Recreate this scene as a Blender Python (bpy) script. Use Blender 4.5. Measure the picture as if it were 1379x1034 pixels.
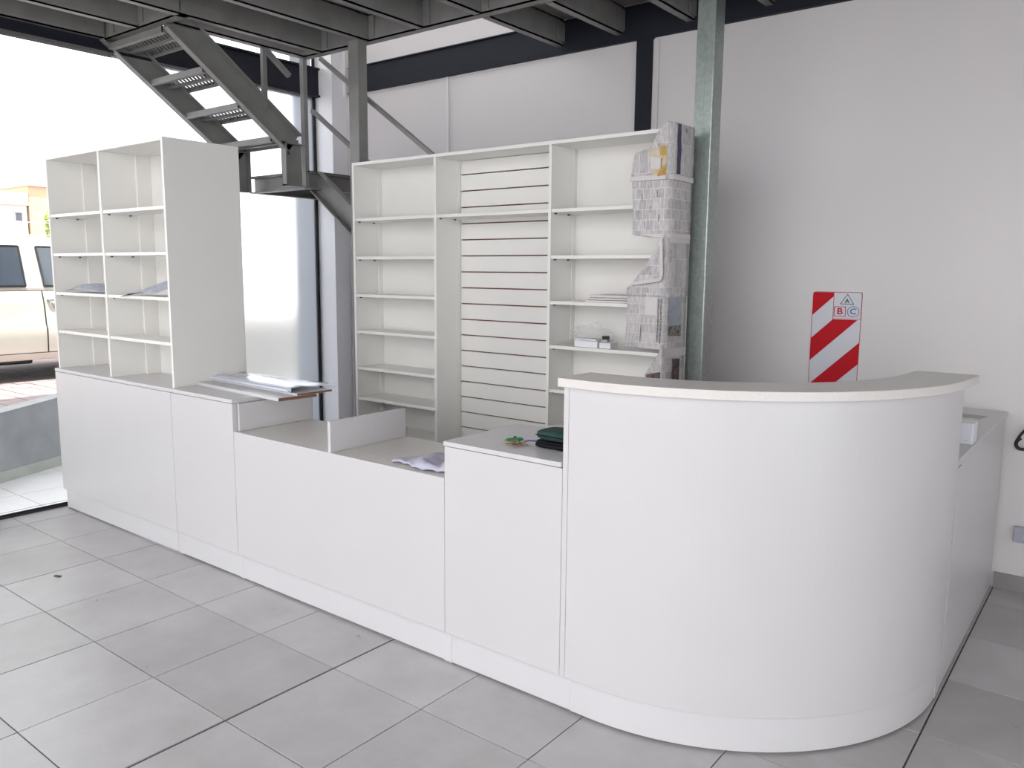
import bpy, bmesh, math, random
from mathutils import Vector, Matrix, noise
random.seed(7)
D = bpy.data
SC = bpy.context.scene
COL = SC.collection
for o in list(D.objects):
    D.objects.remove(o)

# ------------------------------------------------------------------ camera, sky, sun, exposure
yaw, pitch, roll = math.radians(-37.886), math.radians(-7.982), math.radians(0.469)
fw = Vector((math.sin(yaw) * math.cos(pitch), math.cos(yaw) * math.cos(pitch), math.sin(pitch)))
rt = Vector((math.cos(yaw), -math.sin(yaw), 0))
up = rt.cross(fw)
rt, up = rt * math.cos(roll) + up * math.sin(roll), up * math.cos(roll) - rt * math.sin(roll)
cam = D.cameras.new('camera')
cam.sensor_width = 36
cam.lens = 36 * 1086.44 / 1379
cam.clip_end = 300
camo = D.objects.new('camera', cam)
COL.objects.link(camo)
camo.matrix_world = Matrix(((rt.x, up.x, -fw.x, 0), (rt.y, up.y, -fw.y, 0), (rt.z, up.z, -fw.z, 1.5), (0, 0, 0, 1)))
SC.camera = camo

W = D.worlds.new('overcast_sky')
SC.world = W
W.use_nodes = True
bg = W.node_tree.nodes['Background']
bg.inputs[0].default_value = (0.965, 0.97, 1.0, 1)
bg.inputs[1].default_value = 2.9

sun = D.lights.new('sun', 'SUN')
sun.energy = 9.0
sun.angle = math.radians(0.6)
sun.color = (1, 0.96, 0.9)
suno = D.objects.new('sun', sun)
COL.objects.link(suno)
suno.rotation_euler = Vector((-0.31, 0.0, -0.95)).to_track_quat('-Z', 'Y').to_euler()

SC.view_settings.view_transform = 'Standard'
SC.view_settings.look = 'None'
SC.view_settings.gamma = 1
SC.view_settings.use_curve_mapping = False
SC.view_settings.exposure = 0.22


# ------------------------------------------------------------------ materials
def mat(name, col, rough=0.5, metal=0.0, var=0.0, scale=8.0, bump=0.0, bscale=80.0, stretch=None, spec=0.5, trans=0.0, emit=None, col2=None):
    m = D.materials.new(name)
    m.use_nodes = True
    nt = m.node_tree
    b = nt.nodes['Principled BSDF']
    b.inputs['Base Color'].default_value = (*col, 1)
    b.inputs['Roughness'].default_value = rough
    b.inputs['Metallic'].default_value = metal
    b.inputs['Specular IOR Level'].default_value = spec
    b.inputs['Transmission Weight'].default_value = trans
    tc = nt.nodes.new('ShaderNodeTexCoord')
    src = tc.outputs['Object']
    if stretch:
        mp = nt.nodes.new('ShaderNodeMapping')
        mp.inputs['Scale'].default_value = stretch
        nt.links.new(src, mp.inputs[0])
        src = mp.outputs[0]
    if var > 0:
        n = nt.nodes.new('ShaderNodeTexNoise')
        n.inputs['Scale'].default_value = scale
        n.inputs['Detail'].default_value = 6
        nt.links.new(src, n.inputs['Vector'])
        mx = nt.nodes.new('ShaderNodeMix')
        mx.data_type = 'RGBA'
        c2 = col2 if col2 else tuple(min(1, c * (1 + var)) for c in col)
        c1 = col if col2 else tuple(c * (1 - var) for c in col)
        mx.inputs['A'].default_value = (*c1, 1)
        mx.inputs['B'].default_value = (*c2, 1)
        cr = nt.nodes.new('ShaderNodeMapRange')
        cr.inputs[1].default_value = 0.3
        cr.inputs[2].default_value = 0.7
        nt.links.new(n.outputs[0], cr.inputs[0])
        nt.links.new(cr.outputs[0], mx.inputs['Factor'])
        nt.links.new(mx.outputs['Result'], b.inputs['Base Color'])
    if bump > 0:
        n2 = nt.nodes.new('ShaderNodeTexNoise')
        n2.inputs['Scale'].default_value = bscale
        n2.inputs['Detail'].default_value = 4
        nt.links.new(src, n2.inputs['Vector'])
        bp = nt.nodes.new('ShaderNodeBump')
        bp.inputs['Strength'].default_value = bump
        bp.inputs['Distance'].default_value = 0.01
        nt.links.new(n2.outputs[0], bp.inputs['Height'])
        nt.links.new(bp.outputs[0], b.inputs['Normal'])
    return m


M = {}
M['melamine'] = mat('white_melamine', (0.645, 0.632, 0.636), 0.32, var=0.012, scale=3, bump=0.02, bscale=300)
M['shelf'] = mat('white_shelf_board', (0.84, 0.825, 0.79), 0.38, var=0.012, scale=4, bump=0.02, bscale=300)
M['kick'] = mat('bright_white_kickboard', (0.68, 0.668, 0.676), 0.35, var=0.01, scale=4)
M['bartop'] = mat('pale_ash_laminate', (0.73, 0.70, 0.665), 0.36, var=0.035, scale=6, stretch=(3, 30, 30))
M['mdf'] = mat('brown_fibreboard', (0.20, 0.10, 0.065), 0.8, var=0.15, scale=60)
M['wall'] = mat('white_wall_paint', (0.77, 0.74, 0.738), 0.75, var=0.02, scale=1.2, bump=0.05, bscale=120)
M['steel'] = mat('grey_painted_steel', (0.245, 0.24, 0.23), 0.45, var=0.10, scale=9, bump=0.03, bscale=60)
M['dark'] = mat('navy_black_painted_steel', (0.006, 0.008, 0.017), 0.75, var=0.15, scale=7)
M['black'] = mat('black_aluminium', (0.012, 0.012, 0.016), 0.4, var=0.1)
M['deck'] = mat('grey_deck_board', (0.22, 0.21, 0.20), 0.7, var=0.08, scale=6)
M['tile'] = None
M['grout'] = mat('dark_grout', (0.10, 0.097, 0.096), 0.9, var=0.15, scale=40)
M['ttile'] = mat('pale_terrace_tile', (0.62, 0.60, 0.60), 0.5, var=0.05, scale=5)
M['skirt'] = mat('grey_skirting_tile', (0.30, 0.285, 0.28), 0.5, var=0.08, scale=8)
M['render'] = mat('grey_cement_render', (0.33, 0.335, 0.345), 0.85, var=0.14, scale=5, bump=0.15, bscale=60)
M['rskirt'] = mat('green_grey_plinth', (0.46, 0.47, 0.43), 0.8, var=0.1, scale=6)
M['dark_backing'] = mat('added_dark_bank', (0.13, 0.122, 0.10), 0.9, var=0.3, scale=6)  # dark tone for the added wall end behind the frosted pane
M['pier'] = mat('blue_grey_pier_paint', (0.25, 0.27, 0.295), 0.8, var=0.05, scale=3)
M['brick'] = mat('pinkish_paver', (0.30, 0.235, 0.235), 0.85, var=0.16, scale=9)
M['street'] = mat('street_paving', (0.28, 0.225, 0.225), 0.9, var=0.15, scale=5)
M['white_plastic'] = mat('white_plastic', (0.80, 0.80, 0.82), 0.3, var=0.01)
M['sign_white'] = mat('sign_white', (0.66, 0.67, 0.72), 0.35, var=0.01)
M['sign_red'] = mat('sign_red', (0.56, 0.008, 0.018), 0.6, spec=0.2, var=0.04)
M['sign_black'] = mat('sign_black', (0.02, 0.05, 0.035), 0.4, var=0.05)
M['sign_blue'] = mat('sign_blue', (0.06, 0.17, 0.42), 0.4, var=0.05)
M['rubber'] = mat('black_rubber', (0.010, 0.010, 0.012), 0.35, var=0.1)
M['outlet'] = mat('lilac_grey_plastic', (0.44, 0.45, 0.52), 0.4, var=0.02)
M['green'] = mat('dark_green_fabric', (0.012, 0.050, 0.042), 0.8, var=0.25, scale=40, bump=0.2, bscale=200)
M['leather'] = mat('black_leather', (0.006, 0.006, 0.010), 0.7, spec=0.2, var=0.1, bump=0.2, bscale=200)
M['keytag'] = mat('green_key_tag', (0.01, 0.33, 0.13), 0.3, var=0.1)
M['brass'] = mat('brass_key', (0.42, 0.27, 0.13), 0.35, metal=0.8, var=0.15, scale=60)
M['lilac'] = mat('lilac_cotton_cloth', (0.56, 0.55, 0.66), 0.9, var=0.05, scale=20, bump=0.15, bscale=300)
M['purple'] = mat('purple_cord', (0.12, 0.09, 0.25), 0.7, var=0.2, scale=60)
M['film'] = mat('white_film_sheet', (0.74, 0.76, 0.84), 0.16, var=0.015)
M['npphoto_dark'] = mat('news_photo_dark', (0.035, 0.03, 0.03), 0.7, var=0.9, scale=60, col2=(0.42, 0.38, 0.36))
M['npphoto_red'] = mat('news_photo_red', (0.20, 0.13, 0.13), 0.7, var=0.5, scale=45, col2=(0.03, 0.02, 0.02))
M['npphoto_blue'] = mat('news_photo_blue', (0.30, 0.36, 0.46), 0.7, var=0.4, scale=40, col2=(0.46, 0.44, 0.45))
M['npphoto_brown'] = mat('news_photo_brown', (0.07, 0.05, 0.035), 0.7, var=0.9, scale=50, col2=(0.32, 0.24, 0.13))
M['np_yellow'] = mat('news_advert_yellow', (0.55, 0.36, 0.05), 0.7, var=0.9, scale=26, col2=(0.62, 0.57, 0.50))
M['np_orange'] = mat('news_advert_orange', (0.42, 0.20, 0.06), 0.7, var=0.9, scale=30, col2=(0.58, 0.42, 0.12))
M['np_purple'] = mat('news_dark_purple', (0.055, 0.05, 0.11), 0.6, var=0.3, scale=40)
M['ink'] = mat('news_ink', (0.06, 0.055, 0.06), 0.7, var=0.9, scale=160, col2=(0.45, 0.43, 0.43))
M['carpaint'] = mat('champagne_car_paint', (0.62, 0.57, 0.50), 0.25, metal=0.35, var=0.02)
M['carglass'] = mat('tinted_car_glass', (0.035, 0.045, 0.06), 0.06, spec=0.9)
M['chrome'] = mat('chrome', (0.55, 0.55, 0.56), 0.15, metal=1.0)
M['housewhite'] = mat('pale_house_wall', (0.80, 0.76, 0.74), 0.9, var=0.04, scale=0.8)
M['terracotta'] = mat('terracotta_wall', (0.62, 0.42, 0.27), 0.9, var=0.08, scale=1)
M['roofband'] = mat('pinkish_roof_band', (0.55, 0.44, 0.42), 0.9, var=0.08, scale=1)
M['leaf'] = mat('yellow_green_leaves', (0.33, 0.42, 0.10), 0.7, var=0.3, scale=3)
M['bark'] = mat('bark', (0.14, 0.10, 0.07), 0.9, var=0.2)
M['green_paper'] = mat('pale_green_paper', (0.38, 0.44, 0.36), 0.7, var=0.2, scale=40)
M['pin'] = mat('steel_shelf_pin', (0.10, 0.10, 0.10), 0.4, metal=0.6)


def tile_mat():
    m = mat('grey_porcelain_tile', (0.40, 0.392, 0.40), 0.30, bump=0.03, bscale=30)
    nt = m.node_tree
    b = nt.nodes['Principled BSDF']
    g = nt.nodes.new('ShaderNodeNewGeometry')
    oi = nt.nodes.new('ShaderNodeObjectInfo')
    n = nt.nodes.new('ShaderNodeTexNoise')
    n.inputs['Scale'].default_value = 2.6
    n.inputs['Detail'].default_value = 8
    n.inputs['Roughness'].default_value = 0.65
    nt.links.new(g.outputs['Position'], n.inputs['Vector'])
    ad = nt.nodes.new('ShaderNodeMath')
    ad.operation = 'MULTIPLY_ADD'
    nt.links.new(oi.outputs['Random'], ad.inputs[0])
    ad.inputs[1].default_value = 0.25
    nt.links.new(n.outputs[0], ad.inputs[2])
    cr = nt.nodes.new('ShaderNodeMapRange')
    cr.inputs[1].default_value = 0.42
    cr.inputs[2].default_value = 0.82
    nt.links.new(ad.outputs[0], cr.inputs[0])
    mx = nt.nodes.new('ShaderNodeMix')
    mx.data_type = 'RGBA'
    mx.inputs['A'].default_value = (0.405, 0.39, 0.39, 1)
    mx.inputs['B'].default_value = (0.545, 0.53, 0.535, 1)
    nt.links.new(cr.outputs[0], mx.inputs['Factor'])
    nt.links.new(mx.outputs['Result'], b.inputs['Base Color'])
    rr = nt.nodes.new('ShaderNodeMapRange')
    rr.inputs[1].default_value = 0.3
    rr.inputs[2].default_value = 0.7
    rr.inputs[3].default_value = 0.26
    rr.inputs[4].default_value = 0.42
    nt.links.new(n.outputs[0], rr.inputs[0])
    nt.links.new(rr.outputs[0], b.inputs['Roughness'])
    return m


def galv_mat():
    m = mat('galvanised_steel', (0.36, 0.42, 0.40), 0.36, metal=0.75)
    nt = m.node_tree
    b = nt.nodes['Principled BSDF']
    tc = nt.nodes['Texture Coordinate']
    v = nt.nodes.new('ShaderNodeTexVoronoi')
    v.inputs['Scale'].default_value = 60
    nt.links.new(tc.outputs['Object'], v.inputs['Vector'])
    mx = nt.nodes.new('ShaderNodeMix')
    mx.data_type = 'RGBA'
    mx.inputs['A'].default_value = (0.30, 0.345, 0.325, 1)
    mx.inputs['B'].default_value = (0.40, 0.45, 0.425, 1)
    nt.links.new(v.outputs['Color'], mx.inputs['Factor'])
    nt.links.new(mx.outputs['Result'], b.inputs['Base Color'])
    return m


def glass_mat(name, frosted):
    m = D.materials.new(name)
    m.use_nodes = True
    nt = m.node_tree
    nt.nodes.clear()
    out = nt.nodes.new('ShaderNodeOutputMaterial')
    if frosted:
        a = nt.nodes.new('ShaderNodeBsdfTranslucent')
        a.inputs[0].default_value = (0.86, 0.89, 0.92, 1)
        b = nt.nodes.new('ShaderNodeBsdfRefraction')
        b.inputs['Roughness'].default_value = 0.34
        b.inputs['IOR'].default_value = 1.3
        b.inputs[0].default_value = (0.88, 0.90, 0.93, 1)
        n = nt.nodes.new('ShaderNodeTexNoise')
        n.inputs['Scale'].default_value = 300
        mx = nt.nodes.new('ShaderNodeMixShader')
        mr = nt.nodes.new('ShaderNodeMapRange')
        mr.inputs[3].default_value = 0.86
        mr.inputs[4].default_value = 0.92
        nt.links.new(n.outputs[0], mr.inputs[0])
        nt.links.new(mr.outputs[0], mx.inputs[0])
        nt.links.new(a.outputs[0], mx.inputs[1])
        nt.links.new(b.outputs[0], mx.inputs[2])
        nt.links.new(mx.outputs[0], out.inputs[0])
    else:
        a = nt.nodes.new('ShaderNodeBsdfTransparent')
        a.inputs[0].default_value = (0.95, 0.97, 0.97, 1)
        b = nt.nodes.new('ShaderNodeBsdfGlossy')
        b.inputs['Roughness'].default_value = 0.02
        f = nt.nodes.new('ShaderNodeFresnel')
        f.inputs[0].default_value = 1.3
        mx = nt.nodes.new('ShaderNodeMixShader')
        nt.links.new(f.outputs[0], mx.inputs[0])
        nt.links.new(a.outputs[0], mx.inputs[1])
        nt.links.new(b.outputs[0], mx.inputs[2])
        nt.links.new(mx.outputs[0], out.inputs[0])
    return m


def bag_mat():
    m = D.materials.new('clear_plastic_bag')
    m.use_nodes = True
    nt = m.node_tree
    nt.nodes.clear()
    out = nt.nodes.new('ShaderNodeOutputMaterial')
    a = nt.nodes.new('ShaderNodeBsdfTransparent')
    b = nt.nodes.new('ShaderNodeBsdfPrincipled')
    b.inputs['Base Color'].default_value = (0.70, 0.71, 0.72, 1)
    b.inputs['Roughness'].default_value = 0.15
    n = nt.nodes.new('ShaderNodeTexNoise')
    n.inputs['Scale'].default_value = 30
    mr = nt.nodes.new('ShaderNodeMapRange')
    mr.inputs[1].default_value = 0.35
    mr.inputs[2].default_value = 0.7
    mr.inputs[3].default_value = 0.06
    mr.inputs[4].default_value = 0.28
    nt.links.new(n.outputs[0], mr.inputs[0])
    mx = nt.nodes.new('ShaderNodeMixShader')
    nt.links.new(mr.outputs[0], mx.inputs[0])
    nt.links.new(a.outputs[0], mx.inputs[1])
    nt.links.new(b.outputs[0], mx.inputs[2])
    nt.links.new(mx.outputs[0], out.inputs[0])
    return m


def news_mat(name, bw, bh, dark=0.36, rot=0.0, off=0.5, gap=0.0026):
    m = D.materials.new(name)
    m.use_nodes = True
    nt = m.node_tree
    b = nt.nodes['Principled BSDF']
    b.inputs['Roughness'].default_value = 0.8
    uv = nt.nodes.new('ShaderNodeUVMap')
    mp = nt.nodes.new('ShaderNodeMapping')
    mp.inputs['Rotation'].default_value = (0, 0, rot)
    nt.links.new(uv.outputs[0], mp.inputs[0])
    br = nt.nodes.new('ShaderNodeTexBrick')
    br.offset = off
    br.inputs['Scale'].default_value = 1.0
    br.inputs['Brick Width'].default_value = bw
    br.inputs['Row Height'].default_value = bh
    br.inputs['Mortar Size'].default_value = gap
    br.inputs['Mortar Smooth'].default_value = 0.3
    br.inputs['Color1'].default_value = (dark, dark * 0.97, dark * 0.98, 1)
    br.inputs['Color2'].default_value = (0.60, 0.565, 0.565, 1)
    br.inputs['Mortar'].default_value = (0.68, 0.64, 0.63, 1)
    nt.links.new(mp.outputs[0], br.inputs['Vector'])
    n = nt.nodes.new('ShaderNodeTexNoise')
    n.inputs['Scale'].default_value = 1.0
    n.inputs['Detail'].default_value = 3
    mp2 = nt.nodes.new('ShaderNodeMapping')
    mp2.inputs['Scale'].default_value = (140, 28, 1)
    nt.links.new(mp.outputs[0], mp2.inputs[0])
    nt.links.new(mp2.outputs[0], n.inputs['Vector'])
    mx = nt.nodes.new('ShaderNodeMix')
    mx.data_type = 'RGBA'
    mx.blend_type = 'OVERLAY'
    mx.inputs['Factor'].default_value = 0.55
    nt.links.new(br.outputs[0], mx.inputs['A'])
    nt.links.new(n.outputs[0], mx.inputs['B'])
    nt.links.new(mx.outputs['Result'], b.inputs['Base Color'])
    return m


M['tile'] = tile_mat()
M['galv'] = galv_mat()
M['clear'] = glass_mat('clear_glass', False)
M['frost'] = glass_mat('frosted_glass_film', True)
M['bag'] = bag_mat()
M['news_a'] = news_mat('newsprint_rotated_columns', 0.042, 0.13, 0.46, gap=0.0016)
M['news_b'] = news_mat('newsprint_classified_blocks', 0.036, 0.047, 0.45, gap=0.002)
M['news_c'] = news_mat('newsprint_article', 0.075, 0.045, 0.45, off=0.0, gap=0.0017)
M['scrap'] = mat('bluish_newsprint_scrap', (0.60, 0.62, 0.70), 0.8, var=0.6, scale=45, col2=(0.36, 0.38, 0.46))
M['paper'] = mat('blank_newsprint', (0.68, 0.635, 0.625), 0.85, var=0.04, scale=10)


# ------------------------------------------------------------------ mesh helpers
def box(bm, x0, x1, y0, y1, z0, z1):
    v = [bm.verts.new(p) for p in ((x0, y0, z0), (x1, y0, z0), (x1, y1, z0), (x0, y1, z0), (x0, y0, z1), (x1, y0, z1), (x1, y1, z1), (x0, y1, z1))]
    for f in ((0, 3, 2, 1), (4, 5, 6, 7), (0, 1, 5, 4), (1, 2, 6, 5), (2, 3, 7, 6), (3, 0, 4, 7)):
        bm.faces.new([v[i] for i in f])


def prism(bm, pts, ext):
    """extrude a planar polygon (3-D points) along a vector"""
    e = Vector(ext)
    a = [bm.verts.new(p) for p in pts]
    b = [bm.verts.new(Vector(p) + e) for p in pts]
    n = len(pts)
    bm.faces.new(a)
    bm.faces.new(b[::-1])
    for i in range(n):
        j = (i + 1) % n
        bm.faces.new((a[j], a[i], b[i], b[j]))


def bar(bm, p, q, w, h, upv=(0, 0, 1)):
    """rectangular bar from p to q, width w sideways, height h"""
    p, q = Vector(p), Vector(q)
    d = (q - p).normalized()
    s = d.cross(Vector(upv))
    if s.length < 1e-4:
        s = d.cross(Vector((1, 0, 0)))
    s.normalize()
    u = s.cross(d)
    pts = [p + s * a * w / 2 + u * b * h / 2 for a, b in ((-1, -1), (1, -1), (1, 1), (-1, 1))]
    prism(bm, pts, q - p)


def tube(bm, pts, r, seg=8, closed=False):
    pts = [Vector(p) for p in pts]
    rings = []
    n = len(pts)
    ref = Vector((0.13, 0.27, 0.95)).normalized()
    for i, p in enumerate(pts):
        if closed:
            d = pts[(i + 1) % n] - pts[i - 1]
        else:
            d = pts[min(i + 1, n - 1)] - pts[max(i - 1, 0)]
        d.normalize()
        s = d.cross(ref).normalized()
        u = s.cross(d)
        rr = r[i] if isinstance(r, (list, tuple)) else r
        rings.append([bm.verts.new(p + (s * math.cos(2 * math.pi * k / seg) + u * math.sin(2 * math.pi * k / seg)) * rr) for k in range(seg)])
    m = n if closed else n - 1
    for i in range(m):
        a, b = rings[i], rings[(i + 1) % n]
        for k in range(seg):
            bm.faces.new((a[k], a[(k + 1) % seg], b[(k + 1) % seg], b[k]))
    if not closed:
        bm.faces.new(rings[0])
        bm.faces.new(rings[-1][::-1])


def smooth_path(pts, n=6):
    pts = [Vector(p) for p in pts]
    out = []
    for i in range(len(pts) - 1):
        p0, p1, p2, p3 = pts[max(i - 1, 0)], pts[i], pts[i + 1], pts[min(i + 2, len(pts) - 1)]
        for k in range(n):
            t = k / n
            out.append(0.5 * ((2 * p1) + (p2 - p0) * t + (2 * p0 - 5 * p1 + 4 * p2 - p3) * t * t + (3 * p1 - p0 - 3 * p2 + p3) * t ** 3))
    out.append(pts[-1])
    return out


def finish(bm):
    bmesh.ops.recalc_face_normals(bm, faces=bm.faces)


def obj(name, bm, m, parent=None, bevel=0.0, smooth=False, base=None, kind=None, label=None):
    """one mesh object; vertices are given in world space, origin moved to the parent's base"""
    finish(bm)
    o_loc = Vector((0, 0, 0))
    if parent is not None:
        o_loc = Vector(parent['_b'])
    elif base is not None:
        o_loc = Vector(base)
    for v in bm.verts:
        v.co -= o_loc
    me = D.meshes.new(name)
    bm.to_mesh(me)
    bm.free()
    me.materials.append(M[m] if isinstance(m, str) else m)
    if smooth:
        for p in me.polygons:
            p.use_smooth = True
    o = D.objects.new(name, me)
    COL.objects.link(o)
    o['_b'] = tuple(o_loc)
    if parent is not None:
        o.parent = parent
    else:
        o.location = o_loc
    if bevel > 0:
        b = o.modifiers.new('bevel', 'BEVEL')
        b.width = bevel
        b.segments = 2
        b.limit_method = 'ANGLE'
        b.angle_limit = math.radians(50)
    if kind:
        o['kind'] = kind
    if label:
        o['label'] = label
    return o


def thing(name, label, cat, loc, group=None, kind=None):
    o = D.objects.new(name, None)
    COL.objects.link(o)
    o.empty_display_size = 0.1
    o.location = loc
    o['_b'] = tuple(loc)
    o['label'] = label
    if cat:
        o['category'] = cat
    if group:
        o['group'] = group
    if kind:
        o['kind'] = kind
    return o


def tag(o, label, cat, group=None):
    o['label'] = label
    o['category'] = cat
    if group:
        o['group'] = group
    return o


def B(*boxes):
    bm = bmesh.new()
    for b in boxes:
        box(bm, *b)
    return bm


def P(name, m, parent, *boxes, bevel=0.0015, **kw):
    return obj(name, B(*boxes), m, parent, bevel=bevel, **kw)


def structure(o, label):
    o['kind'] = 'structure'
    o['label'] = label
    return o


# ------------------------------------------------------------------ room shell
XL, XR, YB, YF, ZT = -5.30, 3.6, 4.40, -6.5, 5.5
TX, TY, X0, Y0 = 0.462, 0.4605, -2.30, 1.405

floor = structure(obj('floor', B((XL - 0.02, XR, YF, YB, -0.12, -0.004)), 'grout', base=(0, 0, 0)), 'grey tiled shop floor with dark grout joints')
tile_me = None
stuff = bmesh.new()
i0, i1 = math.floor((XL - X0) / TX), math.ceil((XR - X0) / TX)
j0, j1 = math.floor((YF - Y0) / TY), math.ceil((YB - Y0) / TY)
for i in range(i0, i1):
    for j in range(j0, j1):
        ga, gb = 0.002, 0.002
        if i == 0:
            ga = 0.0055
        if i == -1:
            gb = 0.0055
        if i == 4:
            ga = 0.004
        x0, x1 = max(X0 + i * TX + ga, XL), min(X0 + (i + 1) * TX - gb, XR)
        y0, y1 = max(Y0 + j * TY + 0.002, YF), min(Y0 + (j + 1) * TY - 0.002, YB)
        if x1 - x0 < 0.01 or y1 - y0 < 0.01 or y0 < -6.4:
            continue
        zt = random.uniform(-0.0006, 0.0006)
        near = (x0 < 0.3 and y0 > 0.3 and y0 < 3.4) or (-0.6 < x0 < 0.3 and y0 > 0.3)
        if near:
            obj('tile', B((x0, x1, y0, y1, -0.01, zt)), 'tile', floor, bevel=0.0012)
        else:
            box(stuff, x0, x1, y0, y1, -0.01, 0.0)
obj('distant_tiles', stuff, 'tile', floor, kind='stuff')

structure(obj('wall_back', B((XL - 0.4, XR + 0.2, YB, YB + 0.2, -0.1, ZT)), 'wall', base=(0, YB, 0)), 'white painted back wall')
structure(obj('wall_right', B((XR, XR + 0.2, 1.6, YB, -0.1, ZT), (XR, XR + 0.2, YF, -6.0, -0.1, ZT), (XR, XR + 0.2, -6.0, 1.6, 2.8, ZT), (XR, XR + 0.2, -6.0, 1.6, -0.1, 0.1)), 'wall', base=(XR, 0, 0)), 'white painted right wall with an opening added for fill light')
g2 = D.objects.new('added_fill_window', None)  # unseen window, added to light the faces turned to the right
COL.objects.link(g2)
g2.location = (XR, 0, 0)
g2['_b'] = (XR, 0, 0)
structure(g2, 'unseen window added in the right wall for fill light')
obj('pane', B((XR + 0.08, XR + 0.088, -6.0, 1.6, 0.1, 2.8)), 'clear', g2)
for y in (-6.0, -3.33, -0.65, 1.55):
    obj('frame_post', B((XR + 0.06, XR + 0.11, y, y + 0.05, 0.1, 2.8)), 'black', g2)
structure(obj('ceiling', B((XL - 0.1, XR + 0.2, YF, YB + 0.2, ZT, ZT + 0.2)), 'wall', base=(0, 0, ZT)), 'white roof slab above the mezzanine')
structure(obj('baseboard_back', B((-0.452, XR, YB - 0.012, YB, 0, 0.078)), 'skirt', base=(0, YB, 0)), 'grey tile skirting along the back wall')
M['daylit_white'] = mat('daylit_gloss_white', (0.90, 0.90, 0.92), 0.3, var=0.01)  # paler and bluer than the walls: daylight at the glass put into its colour
structure(obj('trim_1', B((XL + 0.003, -5.095, 4.25, YB, 0, ZT)), 'daylit_white', base=(-5.2, 4.3, 0), bevel=0.002), 'white corner pilaster beside the glass front')
structure(obj('trim_2', B((-5.045, 3.6, 4.385, YB + 0.05, 2.855, 3.05), (-5.045, 3.6, 4.37, 4.40, 2.852, 2.864), (-5.045, 3.6, 4.37, 4.40, 3.042, 3.05)), 'dark', base=(-2, 4.39, 2.85)), 'navy black steel beam along the back wall')
structure(obj('trim_3', B((-2.495, -2.388, 4.375, YB + 0.05, 0, 2.854)), 'dark', base=(-2.44, 4.39, 0)), 'black steel column in the back wall')
structure(obj('trim_4', B((-2.388, -2.352, 4.385, YB + 0.05, 0, 2.84)), 'wall', base=(-2.37, 4.39, 0)), 'white plaster strip beside the black column')
structure(obj('trim_5', B((-5.095, -5.06, 4.36, YB + 0.05, 2.84, 3.6)), 'wall', base=(-5.08, 4.39, 2.84)), 'white plaster end stop at the left end of the wall beam')
tag(obj('wall_conduit', B((-4.022, -4.005, 4.386, 4.40, 0.0, 2.85)), 'white_plastic', base=(-4.01, 4.39, 0)), 'thin white cable trunking running up the back wall to the navy beam', 'cable trunking')

structure(obj('added_wall_left', B((XL - 0.15, XL + 0.05, YF, -2.2, -0.1, ZT)), 'wall', base=(XL, -4, 0)), 'unseen white wall added before the glass front to cut daylight')  # solid stretch added out of view to hold back daylight from the left
# glass front on the left
g = D.objects.new('window_1', None)
COL.objects.link(g)
g.location = (XL, 0, 0)
g['_b'] = (XL, 0, 0)
structure(g, 'tall black framed glass shop front')
obj('clear_pane', B((XL - 0.006, XL + 0.004, -2.15, 2.640, 0.03, 2.84)), 'clear', g)
obj('frosted_pane', B((XL - 0.006, XL + 0.004, 2.650, 4.219, 0.03, 2.84)), 'frost', g, label='frosted glass pane')
obj('upper_pane', B((XL - 0.006, XL + 0.004, -2.15, 4.219, 3.05, ZT)), 'clear', g)
obj('frame_post', B((XL - 0.014, XL + 0.010, 4.220, 4.247, 0, ZT)), 'black', g)
obj('floor_track', B((XL - 0.03, XL + 0.03, -2.2, 4.205, -0.02, 0.012), (XL + 0.005, XL + 0.014, -2.2, 4.205, 0.012, 0.022)), 'black', g)
obj('head_beam', B((XL - 0.05, XL + 0.05, -2.2, 4.248, 2.842, 3.04), (XL - 0.07, XL + 0.07, -2.2, 4.248, 2.832, 2.846), (XL - 0.07, XL + 0.07, -2.2, 4.248, 3.036, 3.05)), 'dark', g)
for y in (-0.4, -2.2):
    obj('frame_post', B((XL - 0.03, XL + 0.02, y, y + 0.05, 0, ZT)), 'black', g)


# ------------------------------------------------------------------ mezzanine
def channel(bm, axis, a0, a1, c, z0, z1, w=0.05, t=0.006, side=1):
    """C section along axis; web at c, flanges towards side"""
    s0, s1 = (c, c + side * w) if side > 0 else (c - w, c)
    w0, w1 = (c, c + t) if side > 0 else (c - t, c)
    if axis == 'y':
        box(bm, w0, w1, a0, a1, z0, z1)
        box(bm, s0, s1, a0, a1, z0, z0 + t * 1.4)
        box(bm, s0, s1, a0, a1, z1 - t * 1.4, z1)
    else:
        box(bm, a0, a1, w0, w1, z0, z1)
        box(bm, a0, a1, s0, s1, z0, z0 + t * 1.4)
        box(bm, a0, a1, s0, s1, z1 - t * 1.4, z1)


ZU, ZD = 2.90, 3.055
YM = 0.90   # front edge of the mezzanine
mz = thing('mezzanine', 'grey steel framed mezzanine floor with exposed joists overhead', 'mezzanine', (-3, 1, ZU))


def joist(x, y0, y1):
    bm = bmesh.new()
    channel(bm, 'y', y0, y1, x + 0.025, ZU, ZD, 0.05, 0.006, -1)
    o = obj('joist', bm, 'steel', mz)
    return o


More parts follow.
